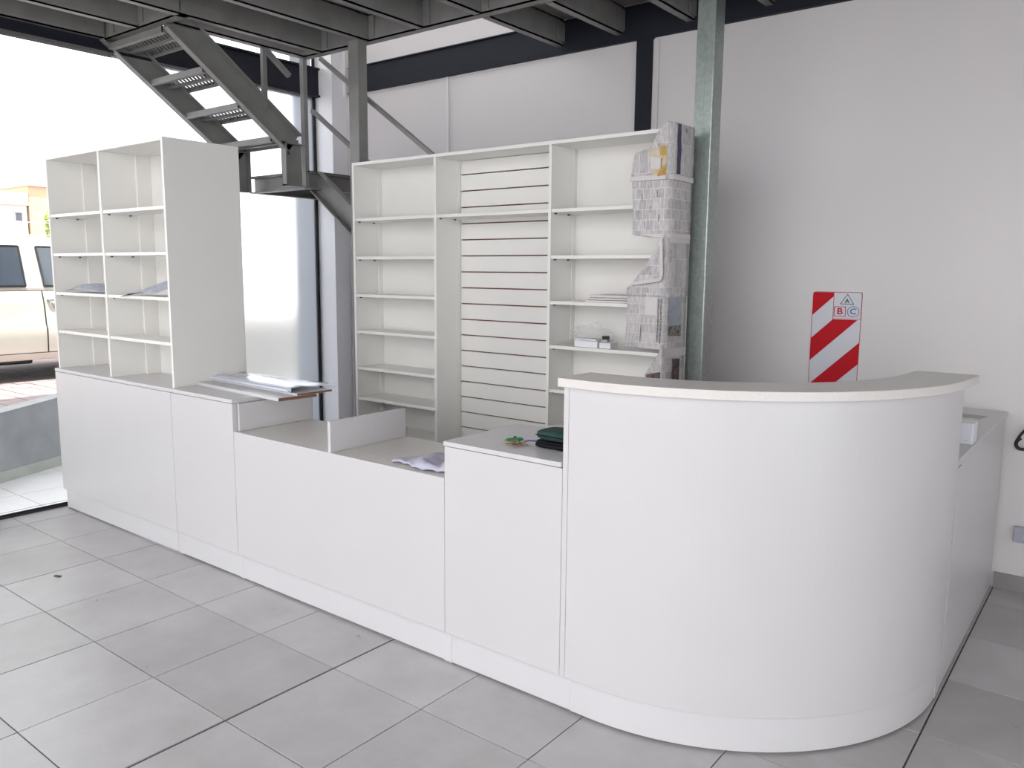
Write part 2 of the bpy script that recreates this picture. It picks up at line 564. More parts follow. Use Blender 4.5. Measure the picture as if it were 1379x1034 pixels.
for k, x in enumerate((-5.24, -4.836)):
    joist(x, YM, 2.575)
for x in (-4.40, -3.952, -3.487):
    joist(x, YM, 3.575)
for x in (-3.045, -2.615, -2.157, -1.70, -1.25, -0.8, -0.35, 0.1, 0.55, 1.0, 1.45, 1.9, 2.35, 2.8, 3.25):
    joist(x, YM, 3.575)
    joist(x, 3.655, 4.382)
for n, x0, x1, y, s in (('header_beam', -5.29, -4.375, 2.585, 1), ('front_beam', -5.29, 3.58, YM - 0.06, 1), ('edge_beam', -4.61, 3.58, 3.58, 1)):
    bm = bmesh.new()
    channel(bm, 'x', x0, x1, y, ZU, ZD, 0.06, 0.006, s)
    obj(n, bm, 'steel', mz)
bm = bmesh.new()
channel(bm, 'y', 2.65, 3.58, -4.56, ZU, ZD, 0.06, 0.006, -1)
obj('trimmer_beam', bm, 'steel', mz)
for x in (-4.86, -5.215):
    P('joint_plate', 'steel', mz, (x + 0.05, x + 0.1, 2.577, 2.583, ZU + 0.02, ZD - 0.01), bevel=0)
for x in (-4.40, -3.952, -3.487, -3.045, -2.615, -2.157):
    P('joint_plate', 'steel', mz, (x + 0.03, x + 0.08, 3.57, 3.578, ZU + 0.015, ZD - 0.01), bevel=0)
for x in (-3.045, -2.615, -2.157):
    P('joint_plate', 'steel', mz, (x + 0.03, x + 0.036, 4.30, 4.38, ZU + 0.02, ZD - 0.02), bevel=0)
for k, (x0, x1) in enumerate(((-5.28, -4.40), (-4.40, -3.045), (-3.045, -1.7), (-1.7, 0.1), (0.1, 1.9), (1.9, 3.58))):
    y1 = 2.64 if k == 0 else (3.63 if k == 1 else 4.38)
    P('deck_panel', 'deck', mz, (x0 + 0.003, x1 - 0.003, YM - 0.05, 1.9, ZD, ZD + 0.02), bevel=0)
    P('deck_panel', 'deck', mz, (x0 + 0.003, x1 - 0.003, 1.906, y1, ZD, ZD + 0.02), bevel=0)
P('corner_post', 'steel', mz, (-4.035, -3.945, 3.50, 3.575, 0, ZU), bevel=0.004)
P('base_plate', 'steel', mz, (-4.08, -3.90, 3.46, 3.61, 0, 0.01), bevel=0)

gp = thing('galvanised_post', 'pale green galvanised square steel post beside the newspaper covered shelf end', 'post', (-1.72, 3.71, 0))
P('post_tube', 'galv', gp, (-1.768, -1.675, 3.662, 3.765, 0.01, ZU), bevel=0.006)
P('base_plate', 'galv', gp, (-1.83, -1.61, 3.655, 3.83, 0, 0.01), bevel=0)
P('weld_seam', 'galv', gp, (-1.7235, -1.7195, 3.6605, 3.663, 0.01, ZU), bevel=0)

# ------------------------------------------------------------------ staircase
st = thing('staircase', 'grey steel staircase turning at a landing by the glass front', 'staircase', (-4.9, 3.4, 0))


def cbar(bm, p, q, h, w, t, side):
    """inclined C section: web plane holds p->q and z, flanges towards side vector"""
    p, q, s = Vector(p), Vector(q), Vector(side)
    d = (q - p).normalized()
    u = s.cross(d)
    if u.z < 0:
        u = -u
    def quad(c0, a, b):
        prism(bm, [c0, c0 + a, c0 + a + b, c0 + b], q - p)
    quad(p - u * h / 2, s * t, u * h)
    quad(p - u * h / 2, s * w, u * t * 1.5)
    quad(p + u * (h / 2 - t * 1.5), s * w, u * t * 1.5)


SL = 0.735
def zu(y):  # centre line of upper stringer
    return 2.90 + 0.055 - (y - 2.63) * SL


bm = bmesh.new()
cbar(bm, (-4.60, 2.655, zu(2.655)), (-4.60, 3.49, zu(3.49)), 0.165, 0.05, 0.006, (1, 0, 0))
obj('stringer', bm, 'steel', st)
bm = bmesh.new()
cbar(bm, (-5.255, 2.60, zu(2.60) - 0.02), (-5.255, 3.52, zu(3.52) - 0.02), 0.155, 0.05, 0.006, (1, 0, 0))
obj('stringer', bm, 'steel', st)
# vertical legs of the stringers down to the landing
bm = bmesh.new()
channel(bm, 'y', 3.40, 3.56, -4.60, 2.05, 2.33, 0.05, 0.006, 1)
box(bm, -4.60, -4.55, 3.40, 3.41, 2.05, 2.34)
obj('stringer_foot', bm, 'steel', st)
bm = bmesh.new()
box(bm, -5.255, -5.249, 3.45, 3.58, 2.05, 2.36)
box(bm, -5.255, -5.205, 3.45, 3.457, 2.05, 2.36)
box(bm, -5.255, -5.205, 3.573, 3.58, 2.05, 2.36)
obj('stringer_foot', bm, 'steel', st)


def grating(x0, x1, y0, y1, z):
    """diagonal expanded-metal bars clipped to a rectangle"""
    bm = bmesh.new()
    step, w = 0.038, 0.0075
    k = x0 + y0
    while k < x1 + y1:
        xa, xb = max(x0, k - y1), min(x1, k - y0)
        if xb - xa > 0.012:
            bar(bm, (xa, k - xa, z), (xb, k - xb, z), w, 0.012)
        k += step
    return bm


def tread(x0, x1, y0, y1, z, name='tread'):
    t = P(name, 'steel', st, (x0, x1, y0, y0 + 0.006, z - 0.03, z + 0.004), (x0, x1, y1 - 0.006, y1, z - 0.03, z + 0.004), (x0, x0 + 0.006, y0, y1, z - 0.03, z + 0.004), (x1 - 0.006, x1, y0, y1, z - 0.03, z + 0.004), (x0, x1, y0, y0 + 0.03, z - 0.033, z - 0.03), bevel=0)
    obj('grating', grating(x0 + 0.006, x1 - 0.006, y0 + 0.006, y1 - 0.006, z - 0.006), 'steel', t, kind='stuff')
    ym = (y0 + y1) / 2
    if y1 - y0 < x1 - x0:
        P('cross_bar', 'steel', t, (x0 + 0.006, x1 - 0.006, ym - 0.012, ym + 0.012, z - 0.03, z - 0.014), bevel=0)
    return t


for k, y in enumerate((2.605, 2.855, 3.09, 3.325)):
    tread(-5.245, -4.605, y, y + (0.28 if k < 3 else 0.22), 2.878 - 0.1735 * k)
# landing frame
bm = bmesh.new()
channel(bm, 'x', -5.245, -4.61, 3.64, 2.045, 2.165, 0.05, 0.006, -1)
obj('landing_beam', bm, 'steel', st)
bm = bmesh.new()
channel(bm, 'x', -5.245, -4.61, 4.19, 2.045, 2.165, 0.05, 0.006, 1)
obj('landing_beam', bm, 'steel', st)
bm = bmesh.new()
channel(bm, 'y', 3.64, 4.24, -5.245, 2.045, 2.165, 0.05, 0.006, 1)
obj('landing_beam', bm, 'steel', st)
bm = bmesh.new()
channel(bm, 'y', 3.60, 4.34, -4.61, 2.045, 2.165, 0.05, 0.006, 1)
obj('landing_beam', bm, 'steel', st)
P('landing_plate', 'steel', st, (-5.24, -4.56, 3.60, 4.24, 2.150, 2.163), bevel=0)
# lower flight down behind the wall shelving
def zl(x):
    return 2.112 - (x + 4.60) * 0.745
XE = -1.78
for y, s in ((3.700, -1), (4.34, -1)):
    bm = bmesh.new()
    cbar(bm, (-4.585, y, zl(-4.585)), (XE, y, zl(XE)), 0.155, 0.05, 0.006, (0, s, 0))
    obj('stringer', bm, 'steel', st)
x = -4.53
z = 1.99
while z > 0.12:
    tread(x, x + 0.27, 3.708, 4.332, z)
    x += 0.235
    z -= 0.175
# guard rails
P('rail_post', 'steel', st, (-4.612, -4.582, 3.268, 3.298, 2.52, ZU), bevel=0.002)
P('rail_post', 'steel', st, (-4.625, -4.585, 3.585, 3.617, 2.05, ZU), bevel=0.002)
bm = bmesh.new()
bar(bm, (-4.598, 3.30, 2.895), (-4.598, 3.48, 2.765), 0.03, 0.03)
obj('handrail', bm, 'steel', st)
bm = bmesh.new()
bar(bm, (-4.51, 3.672, 2.90), (-2.2, 3.672, 2.90 - 2.31 * 0.688), 0.025, 0.025)
obj('handrail', bm, 'steel', st)
bm = bmesh.new()
bar(bm, (-4.61, 3.672, 2.575), (-2.2, 3.672, 2.575 - 2.41 * 0.695), 0.025, 0.025)
obj('handrail', bm, 'steel', st)
for xx in (-3.1, -2.25):
    P('rail_post', 'steel', st, (xx, xx + 0.025, 3.66, 3.685, zl(xx), 2.90 - (xx + 4.51) * 0.688), bevel=0.002)

# ------------------------------------------------------------------ counter row
YFp = 2.152   # front panel face
YK = 2.169    # kickboard face
T = 0.018
YR = 2.605    # back of the row

tc = thing('tall_display_cabinet', 'tall white cabinet with ten open pigeonholes above a plain base', 'cabinet', (-4.56, 2.4, 0))
xa, xm, xb = -5.225, -4.567, -3.895
zb, zt = 0.888, 2.145
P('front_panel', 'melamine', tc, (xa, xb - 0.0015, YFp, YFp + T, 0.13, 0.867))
P('kickboard', 'kick', tc, (xa + 0.004, -3.918, YK, YK + 0.015, 0.009, 0.1265))
P('base_side', 'melamine', tc, (xa, xa + T, YFp + T, YR, 0.004, 0.870))
P('base_side', 'melamine', tc, (xb - T, xb - 0.002, YFp + T, YR, 0.004, 0.870))
P('base_top', 'melamine', tc, (xa, xb - 0.001, YFp - 0.002, YR, 0.870, zb))
ycase = 2.176
for x0, x1 in ((xa, xa + T), (xb - T, xb)):
    P('side_panel', 'shelf', tc, (x0, x1, ycase, YR, zb, zt - 0.0005))
P('centre_divider', 'shelf', tc, (xm - T / 2, xm + T / 2, ycase, 2.46, zb, zt - T))
P('top_board', 'shelf', tc, (xa + T, xb - T, ycase, YR, zt - T, zt))
P('back_board', 'shelf', tc, (xa + T, xb - T, 2.46, 2.472, zb, zt - T), bevel=0)
for x0, x1 in ((xa + T, xm - T / 2), (xm + T / 2, xb - T)):
    P('corner_batten', 'shelf', tc, (x0, x0 + T, 2.375, 2.46, zb, zt - T))
    for z in (1.811, 1.582, 1.352, 1.121):
        s = P('shelf', 'shelf', tc, (x0 + 0.0005, x1 - 0.0005, ycase + 0.004, 2.374, z - T, z))
        for yy in (2.21, 2.33):
            P('shelf_pin', 'pin', s, (x0, x0 + 0.012, yy, yy + 0.008, z - T - 0.007, z - T), bevel=0)

lc = thing('counter_cabinet', 'narrow white counter cabinet beside the tall pigeonhole cabinet, loose boards on top', 'cabinet', (-3.62, 2.4, 0))
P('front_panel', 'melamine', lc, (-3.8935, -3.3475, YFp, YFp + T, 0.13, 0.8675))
P('kickboard', 'kick', lc, (-3.916, -3.332, YK, YK + 0.015, 0.009, 0.1265))
P('worktop', 'melamine', lc, (-3.893, -3.338, YFp - 0.006, YR + 0.005, 0.871, 0.889))
P('side_panel', 'melamine', lc, (-3.365, -3.3475, YFp + T, YR, 0.004, 0.8705))
P('side_panel', 'melamine', lc, (-3.891, -3.873, YFp + T, YR, 0.004, 0.8705))
P('filler_panel', 'melamine', lc, (-3.340, -3.325, YFp + 0.022, YR, 0.7355, 0.868))

dk = thing('low_counter', 'low white counter section between the two taller cabinets, upright divider board on it', 'counter', (-2.66, 2.4, 0))
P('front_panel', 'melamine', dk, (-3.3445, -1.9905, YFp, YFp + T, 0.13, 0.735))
P('kickboard', 'kick', dk, (-3.330, -1.972, YK, YK + 0.015, 0.009, 0.1265))
P('worktop', 'bartop', dk, (-3.3445, -1.991, YFp + T, YR, 0.717, 0.7345))
P('divider_board', 'melamine', dk, (-2.660, -2.642, YFp + 0.004, 2.597, 0.735, 0.868))
P('side_panel', 'melamine', dk, (-3.3445, -3.327, YFp + T, YR, 0.004, 0.717))
P('side_panel', 'melamine', dk, (-2.009, -1.991, YFp + T, YR, 0.004, 0.717))

rc = thing('counter_cabinet', 'white counter cabinet next to the curved bar, keys and folded pouch on top', 'cabinet', (-1.72, 2.4, 0))
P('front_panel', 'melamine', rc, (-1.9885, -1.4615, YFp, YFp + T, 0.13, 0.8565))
P('kickboard', 'kick', rc, (-1.970, -1.424, YK, YK + 0.015, 0.009, 0.1265))
P('worktop', 'melamine', rc, (-1.989, -1.463, YFp - 0.006, 2.60, 0.860, 0.877), (-1.463, -1.20, YFp + 0.08, 2.60, 0.860, 0.877))
P('side_panel', 'melamine', rc, (-1.988, -1.971, YFp + T, 2.60, 0.004, 0.859))
P('side_panel', 'melamine', rc, (-1.480, -1.463, YFp + 0.09, 2.60, 0.004, 0.859))

# ------------------------------------------------------------------ curved bar
CX, CY = -1.344, 3.050


def arc(r, a0=-90.0, a1=0.0, n=48):
    return [(CX + r * math.cos(math.radians(a0 + (a1 - a0) * k / n)), CY + r * math.sin(math.radians(a0 + (a1 - a0) * k / n))) for k in range(n + 1)]


def ribbon(bm, outer, inner, z0, z1):
    n = len(outer)
    vs = []
    for (ox, oy), (ix, iy) in zip(outer, inner):
        vs.append([bm.verts.new(p) for p in ((ox, oy, z0), (ox, oy, z1), (ix, iy, z1), (ix, iy, z0))])
    for a, b in zip(vs, vs[1:]):
        for k in range(4):
            bm.faces.new((a[k], a[(k + 1) % 4], b[(k + 1) % 4], b[k]))
    bm.faces.new(vs[0][::-1])
    bm.faces.new(vs[-1])


cb = thing('curved_reception_bar', 'tall quarter round white reception bar with pale wood top', 'reception counter', (-0.9, 2.6, 0))
R = 0.884
bm = bmesh.new()
yo = CY - R - 0.012
ribbon(bm, [(-1.439, CY - R - 0.013)] + arc(R + 0.013), [(-1.439, CY - R + 0.006)] + arc(R - 0.006), 0.13, 1.128)
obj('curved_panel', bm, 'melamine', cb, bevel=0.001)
bm = bmesh.new()
ribbon(bm, [(-1.4225, CY - R)] + arc(R), [(-1.4225, CY - R + 0.012)] + arc(R - 0.012), 0.009, 0.1265)
obj('kickboard', bm, 'kick', cb, bevel=0.001)
P('end_post', 'melamine', cb, (-1.4605, -1.4405, CY - R - 0.013, CY - R + 0.045, 0.13, 1.128))
P('end_post', 'melamine', cb, (-0.478, -0.458, CY + 0.0005, CY + 0.075, 0.004, 1.128))
bm = bmesh.new()
ro = 0.915
outer = [(-1.478, CY - ro + 0.006)] + arc(ro, -90, -3) + [(CX + ro + 0.008, CY + 0.11)]
inner = [(-1.478, CY - 0.715)] + arc(0.715, -90, -3) + [(CX + 0.722, CY + 0.11)]
ribbon(bm, outer, inner, 1.1285, 1.158)
obj('bar_top', bm, 'bartop', cb, bevel=0.002)

# side counter on the right, behind the bar
sd = thing('side_counter', 'white side counter running from the bar to the back wall', 'counter', (-0.7, 3.8, 0))
P('side_panel', 'melamine', sd, (-0.482, -0.462, CY + 0.0805, 4.386, 0.004, 0.846))
P('worktop', 'melamine', sd, (-0.93, -0.455, CY + 0.0805, 4.384, 0.847, 0.864))
P('inner_panel', 'melamine', sd, (-0.915, -0.898, CY + 0.09, 4.384, 0.004, 0.846))
P('filler_strip', 'melamine', sd, (-0.4615, -0.456, CY + 0.0805, 3.20, 0.130, 0.830))

# ------------------------------------------------------------------ wall shelving
ws = thing('wall_shelving', 'wide white shelving unit with a slatted middle panel, newspaper over right end', 'shelving', (-2.8, 3.52, 0))
yf, yb = 3.400, 3.642
xs = (-3.905, -3.218, -2.423, -1.772)
ztop = 2.146
for k, x in enumerate(xs):
    P('side_panel' if k in (0, 3) else 'divider', 'shelf', ws, (x, x + T, yf, yb, 0.004, ztop - (0 if k in (0, 3) else T)))
P('top_board', 'shelf', ws, (xs[0] + T, xs[3], yf, yb, ztop - T, ztop))
for k in (0, 2):
    P('back_board', 'shelf', ws, (xs[k] + T, xs[k + 1], 3.628, yb, 0.09, ztop - T), bevel=0)
    P('corner_batten', 'shelf', ws, (xs[k] + T, xs[k] + T + 0.004, 3.592, 3.628, 0.10, ztop - T))
P('kickboard', 'shelf', ws, (xs[0] + T, xs[3], yf + 0.03, yf + 0.045, 0.004, 0.09))
zs = (1.812, 1.580, 1.349, 1.122, 0.893, 0.70, 0.497)
for k in (0, 2):
    for z in zs:
        s = P('shelf', 'shelf', ws, (xs[k] + T + 0.0005, xs[k + 1] - 0.0005, yf + 0.004, 3.6275, z - T, z))
        for yy in (3.43, 3.55):
            P('shelf_pin', 'pin', s, (xs[k] + T, xs[k] + T + 0.012, yy, yy + 0.008, z - T - 0.007, z - T), bevel=0)
    P('bottom_board', 'shelf', ws, (xs[k] + T, xs[k + 1], yf + 0.004, 3.6275, 0.09, 0.108))
s = P('shelf', 'shelf', ws, (xs[1] + T + 0.0005, xs[2] - 0.0005, yf + 0.004, 3.600, 1.812 - T, 1.812))
for yy in (3.43, 3.55):
    P('shelf_pin', 'pin', s, (xs[1] + T, xs[1] + T + 0.012, yy, yy + 0.008, 1.812 - T - 0.007, 1.812 - T), bevel=0)
P('slat_backing', 'mdf', ws, (xs[1] + T, xs[2], 3.626, 3.634, 0.09, ztop - T), bevel=0, label='brown fibreboard backing seen in the slat grooves')
P('corner_batten', 'shelf', ws, (xs[1] + T, xs[1] + T + 0.004, 3.575, 3.608, 0.10, ztop - T))
z1 = ztop - T - 0.002
zg = 2.049
while zg > 0.12:
    P('slat', 'shelf', ws, (xs[1] + T + 0.002, xs[2] - 0.001, 3.610, 3.6255, zg + 0.0035, z1), bevel=0.001)
    z1 = zg - 0.0035
    zg -= 0.0929

# ------------------------------------------------------------------ newspapers on the shelving
CXN, YN = -1.750, 3.396


def nsurf(s, z, lift=0.0, left=None):
    wob = 0.0018 * math.sin(31 * s + 17 * z) + 0.0012 * math.sin(53 * z - 11 * s)
    if s <= CXN:
        curl = 0.0
        if left is not None:
            d = max(0.0, 0.06 - (s - left)) / 0.06
            curl = 0.012 * d * d
        return Vector((s, YN - 0.004 - wob - lift - curl, z))
    return Vector((CXN + 0.003 + abs(wob) + lift, YN - 0.002 + (s - CXN), z))


def lerp_profile(prof, z):
    for (za, xa_), (zb_, xb_) in zip(prof, prof[1:]):
        if za >= z >= zb_:
            t = (za - z) / max(1e-6, za - zb_)
            return xa_ + (xb_ - xa_) * t
    return prof[-1][1]


def sheet_mesh(prof, s_end, rows=22, nf=12, ns=6, lift=0.0):
    bm = bmesh.new()
    uvl = bm.loops.layers.uv.new('UVMap')
    za, zb_ = prof[0][0], prof[-1][0]
    zz = sorted({p[0] for p in prof} | {za + (zb_ - za) * k / rows for k in range(rows + 1)}, reverse=True)
    rowsv = []
    for z in zz:
        l = lerp_profile(prof, z)
        ss = [l + (CXN - l) * k / nf for k in range(nf + 1)] + [CXN + (s_end - CXN) * (k + 1) / ns for k in range(ns)]
        rowsv.append([(bm.verts.new(nsurf(s, z, lift, l)), s, z) for s in ss])
    for a, b in zip(rowsv, rowsv[1:]):
        for k in range(len(a) - 1):
            q = (a[k], a[k + 1], b[k + 1], b[k])
            f = bm.faces.new([v[0] for v in q])
            for lp, v in zip(f.loops, q):
                lp[uvl].uv = (v[1], v[2])
    return bm


def patch(parent, name, m, quad, lift=0.0016, n=6):
    bm = bmesh.new()
    q = [Vector((a, b)) for a, b in quad]
    g_ = []
    for j in range(n + 1):
        row = []
        for i in range(n + 1):
            u, v = i / n, j / n
            p = (q[0] * (1 - u) + q[1] * u) * (1 - v) + (q[3] * (1 - u) + q[2] * u) * v
            row.append(bm.verts.new(nsurf(p.x, p.y, lift, parent['_left'])))
        g_.append(row)
    for j in range(n):
        for i in range(n):
            bm.faces.new((g_[j][i], g_[j][i + 1], g_[j + 1][i + 1], g_[j + 1][i]))
    return obj(name, bm, m, parent, smooth=True)


def newspaper(label, prof, s_end, m, lift=0.0, margin=None):
    bm = sheet_mesh(prof, s_end, lift=lift)
    o = obj('newspaper_sheet', bm, m, base=(CXN, YN, prof[-1][0]), smooth=True)
    tag(o, label, 'newspaper', 'newspapers covering the right end of the shelving')
    sm = o.modifiers.new('thick', 'SOLIDIFY')
    sm.thickness = 0.0006
    sm.offset = 0
    o['_left'] = min(p[1] for p in prof)
    return o


SE = CXN + 0.215
n5 = newspaper('lowest newspaper sheet on the shelving, its torn diagonal corner above the bar top', [(1.16, -1.752), (1.135, -1.757), (1.018, -1.835), (0.90, -1.835)], SE, 'news_c', 0.0)
patch(n5, 'printed_photo', 'npphoto_red', [(-1.828, 1.020), (-1.757, 1.036), (-1.757, 1.005), (-1.828, 0.994)], 0.003)
patch(n5, 'printed_photo', 'npphoto_red', [(CXN + 0.085, 1.092), (CXN + 0.165, 1.088), (CXN + 0.165, 0.96), (CXN + 0.085, 0.97)], 0.003)
patch(n5, 'blank_margin', 'paper', [(CXN + 0.004, 1.15), (SE - 0.003, 1.145), (SE - 0.003, 1.10), (CXN + 0.004, 1.10)], 0.002)
n4 = newspaper('newspaper sheet with a big article and light blue photo, above the lowest sheet', [(1.405, -1.938), (1.25, -1.939), (1.148, -1.946), (1.142, -1.84), (1.1415, -1.76)], SE - 0.004, 'news_c', 0.003)
patch(n4, 'printed_photo', 'npphoto_blue', [(CXN + 0.025, 1.383), (CXN + 0.155, 1.378), (CXN + 0.155, 1.25), (CXN + 0.025, 1.25)], 0.006)
patch(n4, 'printed_photo', 'npphoto_dark', [(CXN + 0.025, 1.25), (CXN + 0.155, 1.25), (CXN + 0.160, 1.196), (CXN + 0.025, 1.204)], 0.006)
patch(n4, 'headline', 'ink', [(-1.780, 1.375), (-1.773, 1.375), (-1.775, 1.175), (-1.782, 1.175)], 0.006, 8)
patch(n4, 'headline', 'ink', [(-1.767, 1.378), (-1.758, 1.378), (-1.760, 1.170), (-1.768, 1.170)], 0.006, 8)
patch(n4, 'headline', 'ink', [(-1.868, 1.25), (-1.862, 1.25), (-1.866, 1.17), (-1.872, 1.17)], 0.006)
patch(n4, 'blank_margin', 'paper', [(-1.934, 1.404), (SE - 0.006, 1.402), (SE - 0.006, 1.384), (-1.934, 1.384)], 0.0062, 14)
patch(n4, 'blank_margin', 'paper', [(-1.850, 1.384), (-1.783, 1.384), (-1.783, 1.30), (-1.845, 1.30)], 0.0056)
n3 = newspaper('newspaper sheet with a folded down triangular corner, third from the top', [(1.665, -1.752), (1.640, -1.765), (1.566, -1.818), (1.444, -1.918), (1.422, -1.940), (1.385, -1.937)], SE - 0.002, 'news_a', 0.006)
bm = bmesh.new()
uvl = bm.loops.layers.uv.new('UVMap')
tri = [(-1.757, 1.655), (-1.768, 1.630), (-1.920, 1.436), (-1.800, 1.452), (-1.762, 1.458), (-1.748, 1.480)]
ctr = bm.verts.new((-1.80, YN - 0.034, 1.51))
vv = [bm.verts.new((a, YN - (0.016 if k in (0, 1, 2) else 0.030), b)) for k, (a, b) in enumerate(tri)]
for k in range(6):
    f = bm.faces.new((vv[k], vv[(k + 1) % 6], ctr))
    for lp in f.loops:
        lp[uvl].uv = (lp.vert.co.x, lp.vert.co.z)
fl = obj('folded_corner', bm, 'news_c', n3)
bm = bmesh.new()
for q_ in ([(-1.757, 1.655), (-1.748, 1.480), (-1.764, 1.480), (-1.771, 1.640)], [(-1.748, 1.480), (-1.762, 1.458), (-1.775, 1.474), (-1.764, 1.484)], [(-1.762, 1.458), (-1.920, 1.436), (-1.905, 1.452), (-1.770, 1.474)]):
    prism(bm, [(a, YN - 0.0305, b) for a, b in q_], (0, -0.0006, 0))
obj('fold_margin', bm, 'paper', n3)
patch(n3, 'blank_margin', 'paper', [(-1.752, 1.664), (SE - 0.004, 1.662), (SE - 0.004, 1.635), (-1.756, 1.635)], 0.009)
patch(n3, 'headline', 'ink', [(CXN + 0.020, 1.60), (CXN + 0.026, 1.60), (CXN + 0.026, 1.545), (CXN + 0.020, 1.545)], 0.009)
n2 = newspaper('newspaper sheet of small classified adverts, second from the top', [(1.925, -1.928), (1.814, -1.918), (1.672, -1.914), (1.658, -1.83), (1.655, -1.760)], SE - 0.003, 'news_b', 0.009)
for a, b in ((-1.88, 1.86), (-1.835, 1.80), (-1.86, 1.73), (-1.80, 1.87), (-1.79, 1.76), (-1.895, 1.78)):
    patch(n2, 'advert_headline', 'ink', [(a, b), (a + 0.004, b), (a + 0.004, b - 0.03), (a, b - 0.03)], 0.0118, 3)
patch(n2, 'blank_margin', 'paper', [(-1.912, 1.672), (SE - 0.006, 1.678), (SE - 0.006, 1.656), (-1.80, 1.657)], 0.0115, 12)
n1 = newspaper('topmost newspaper sheet with a yellow advert and a purple stripe', [(2.170, -1.752), (2.130, -1.795), (2.058, -1.838), (2.040, -1.911), (1.987, -1.925), (1.915, -1.934)], SE, 'news_a', 0.012)
patch(n1, 'advert', 'np_yellow', [(-1.845, 2.050), (-1.755, 2.066), (-1.755, 1.935), (-1.825, 1.931)], 0.0155, 8)
patch(n1, 'advert', 'np_orange', [(-1.795, 2.063), (-1.757, 2.066), (-1.757, 2.025), (-1.785, 2.02)], 0.0165)
patch(n1, 'advert', 'np_orange', [(-1.785, 1.965), (-1.757, 1.985), (-1.757, 1.935), (-1.800, 1.931)], 0.0165)
patch(n1, 'advert', 'paper', [(-1.835, 2.020), (-1.785, 2.012), (-1.788, 1.965), (-1.832, 1.965)], 0.0162)
patch(n1, 'advert_headline', 'ink', [(-1.782, 2.01), (-1.777, 2.01), (-1.777, 1.965), (-1.782, 1.965)], 0.0172)
patch(n1, 'printed_photo', 'npphoto_brown', [(-1.800, 2.118), (-1.792, 2.125), (-1.795, 2.071), (-1.832, 2.062)], 0.0155)
patch(n1, 'printed_stripe', 'np_purple', [(CXN + 0.038, 2.165), (CXN + 0.073, 2.166), (CXN + 0.077, 1.945), (CXN + 0.040, 1.943)], 0.0155, 10)
patch(n1, 'blank_margin', 'paper', [(-1.930, 1.937), (SE - 0.004, 1.940), (SE - 0.004, 1.917), (-1.930, 1.917)], 0.0158, 14)
patch(n1, 'printed_photo', 'npphoto_dark', [(CXN + 0.115, 2.155), (CXN + 0.130, 2.155), (CXN + 0.130, 2.135), (CXN + 0.115, 2.135)], 0.0158, 3)

# ------------------------------------------------------------------ things on the wall shelving
Z4 = 1.1225
b1 = thing('small_box', 'flat white cardboard box on the shelf with the plastic bag, longer of the two', 'box', (-2.19, 3.455, Z4), 'white boxes on the right shelves')
P('tray', 'white_plastic', b1, (-2.262, -2.126, 3.42, 3.50, Z4, Z4 + 0.032))
P('lid', 'white_plastic', b1, (-2.258, -2.135, 3.423, 3.498, Z4 + 0.033, Z4 + 0.041))
P('lid_flap', 'outlet', b1, (-2.225, -2.17, 3.4195, 3.423, Z4 + 0.032, Z4 + 0.036), bevel=0)
b2 = thing('small_box', 'short white box with a dark plug standing on it', 'box', (-2.08, 3.455, Z4), 'white boxes on the right shelves')
P('tray', 'white_plastic', b2, (-2.114, -2.050, 3.42, 3.49, Z4, Z4 + 0.025))
P('lid', 'white_plastic', b2, (-2.116, -2.048, 3.418, 3.492, Z4 + 0.0255, Z4 + 0.029))
pg = thing('power_adapter', 'tiny black adapter with olive base standing on the short white box', 'adapter', (-2.095, 3.455, Z4 + 0.029))
P('olive_base', 'green_paper', pg, (-2.118, -2.082, 3.44, 3.47, Z4 + 0.0295, Z4 + 0.042))
P('black_cap', 'rubber', pg, (-2.112, -2.084, 3.442, 3.468, Z4 + 0.042, Z4 + 0.060))

bm = bmesh.new()
bmesh.ops.create_icosphere(bm, subdivisions=4, radius=1)
for v in bm.verts:
    n = noise.noise(v.co * 1.9 + Vector((3, 1, 7))) + 0.6 * noise.noise(v.co * 4.2) + 0.35 * noise.noise(v.co * 9.0)
    c = v.co * (1 + 0.38 * n)
    px = -2.235 + c.x * 0.125
    zz = max(0.0, 0.030 + (c.z * 0.075 if c.z > 0 else c.z * 0.03))
    v.co = Vector((px, 3.535 + c.y * 0.032, Z4 + 0.003 + zz))
tag(obj('plastic_bag', bm, 'bag', base=(-2.235, 3.56, Z4), smooth=False), 'crumpled clear plastic bag behind the white boxes on the shelf', 'bag')

Z3 = 1.3495
nf_ = thing('folded_newspaper', 'folded newspaper lying flat on the right shelf above the white boxes', 'newspaper', (-2.08, 3.5, Z3))
P('lower_fold', 'news_a', nf_, (-2.200, -1.95, 3.415, 3.60, Z3, Z3 + 0.010))
P('middle_fold', 'paper', nf_, (-2.190, -1.952, 3.42, 3.60, Z3 + 0.012, Z3 + 0.021))
P('upper_fold', 'news_c', nf_, (-2.182, -1.955, 3.425, 3.60, Z3 + 0.024, Z3 + 0.036))
P('fold_gap', 'ink', nf_, (-2.178, -1.955, 3.4285, 3.59, Z3 + 0.0205, Z3 + 0.0245), bevel=0)


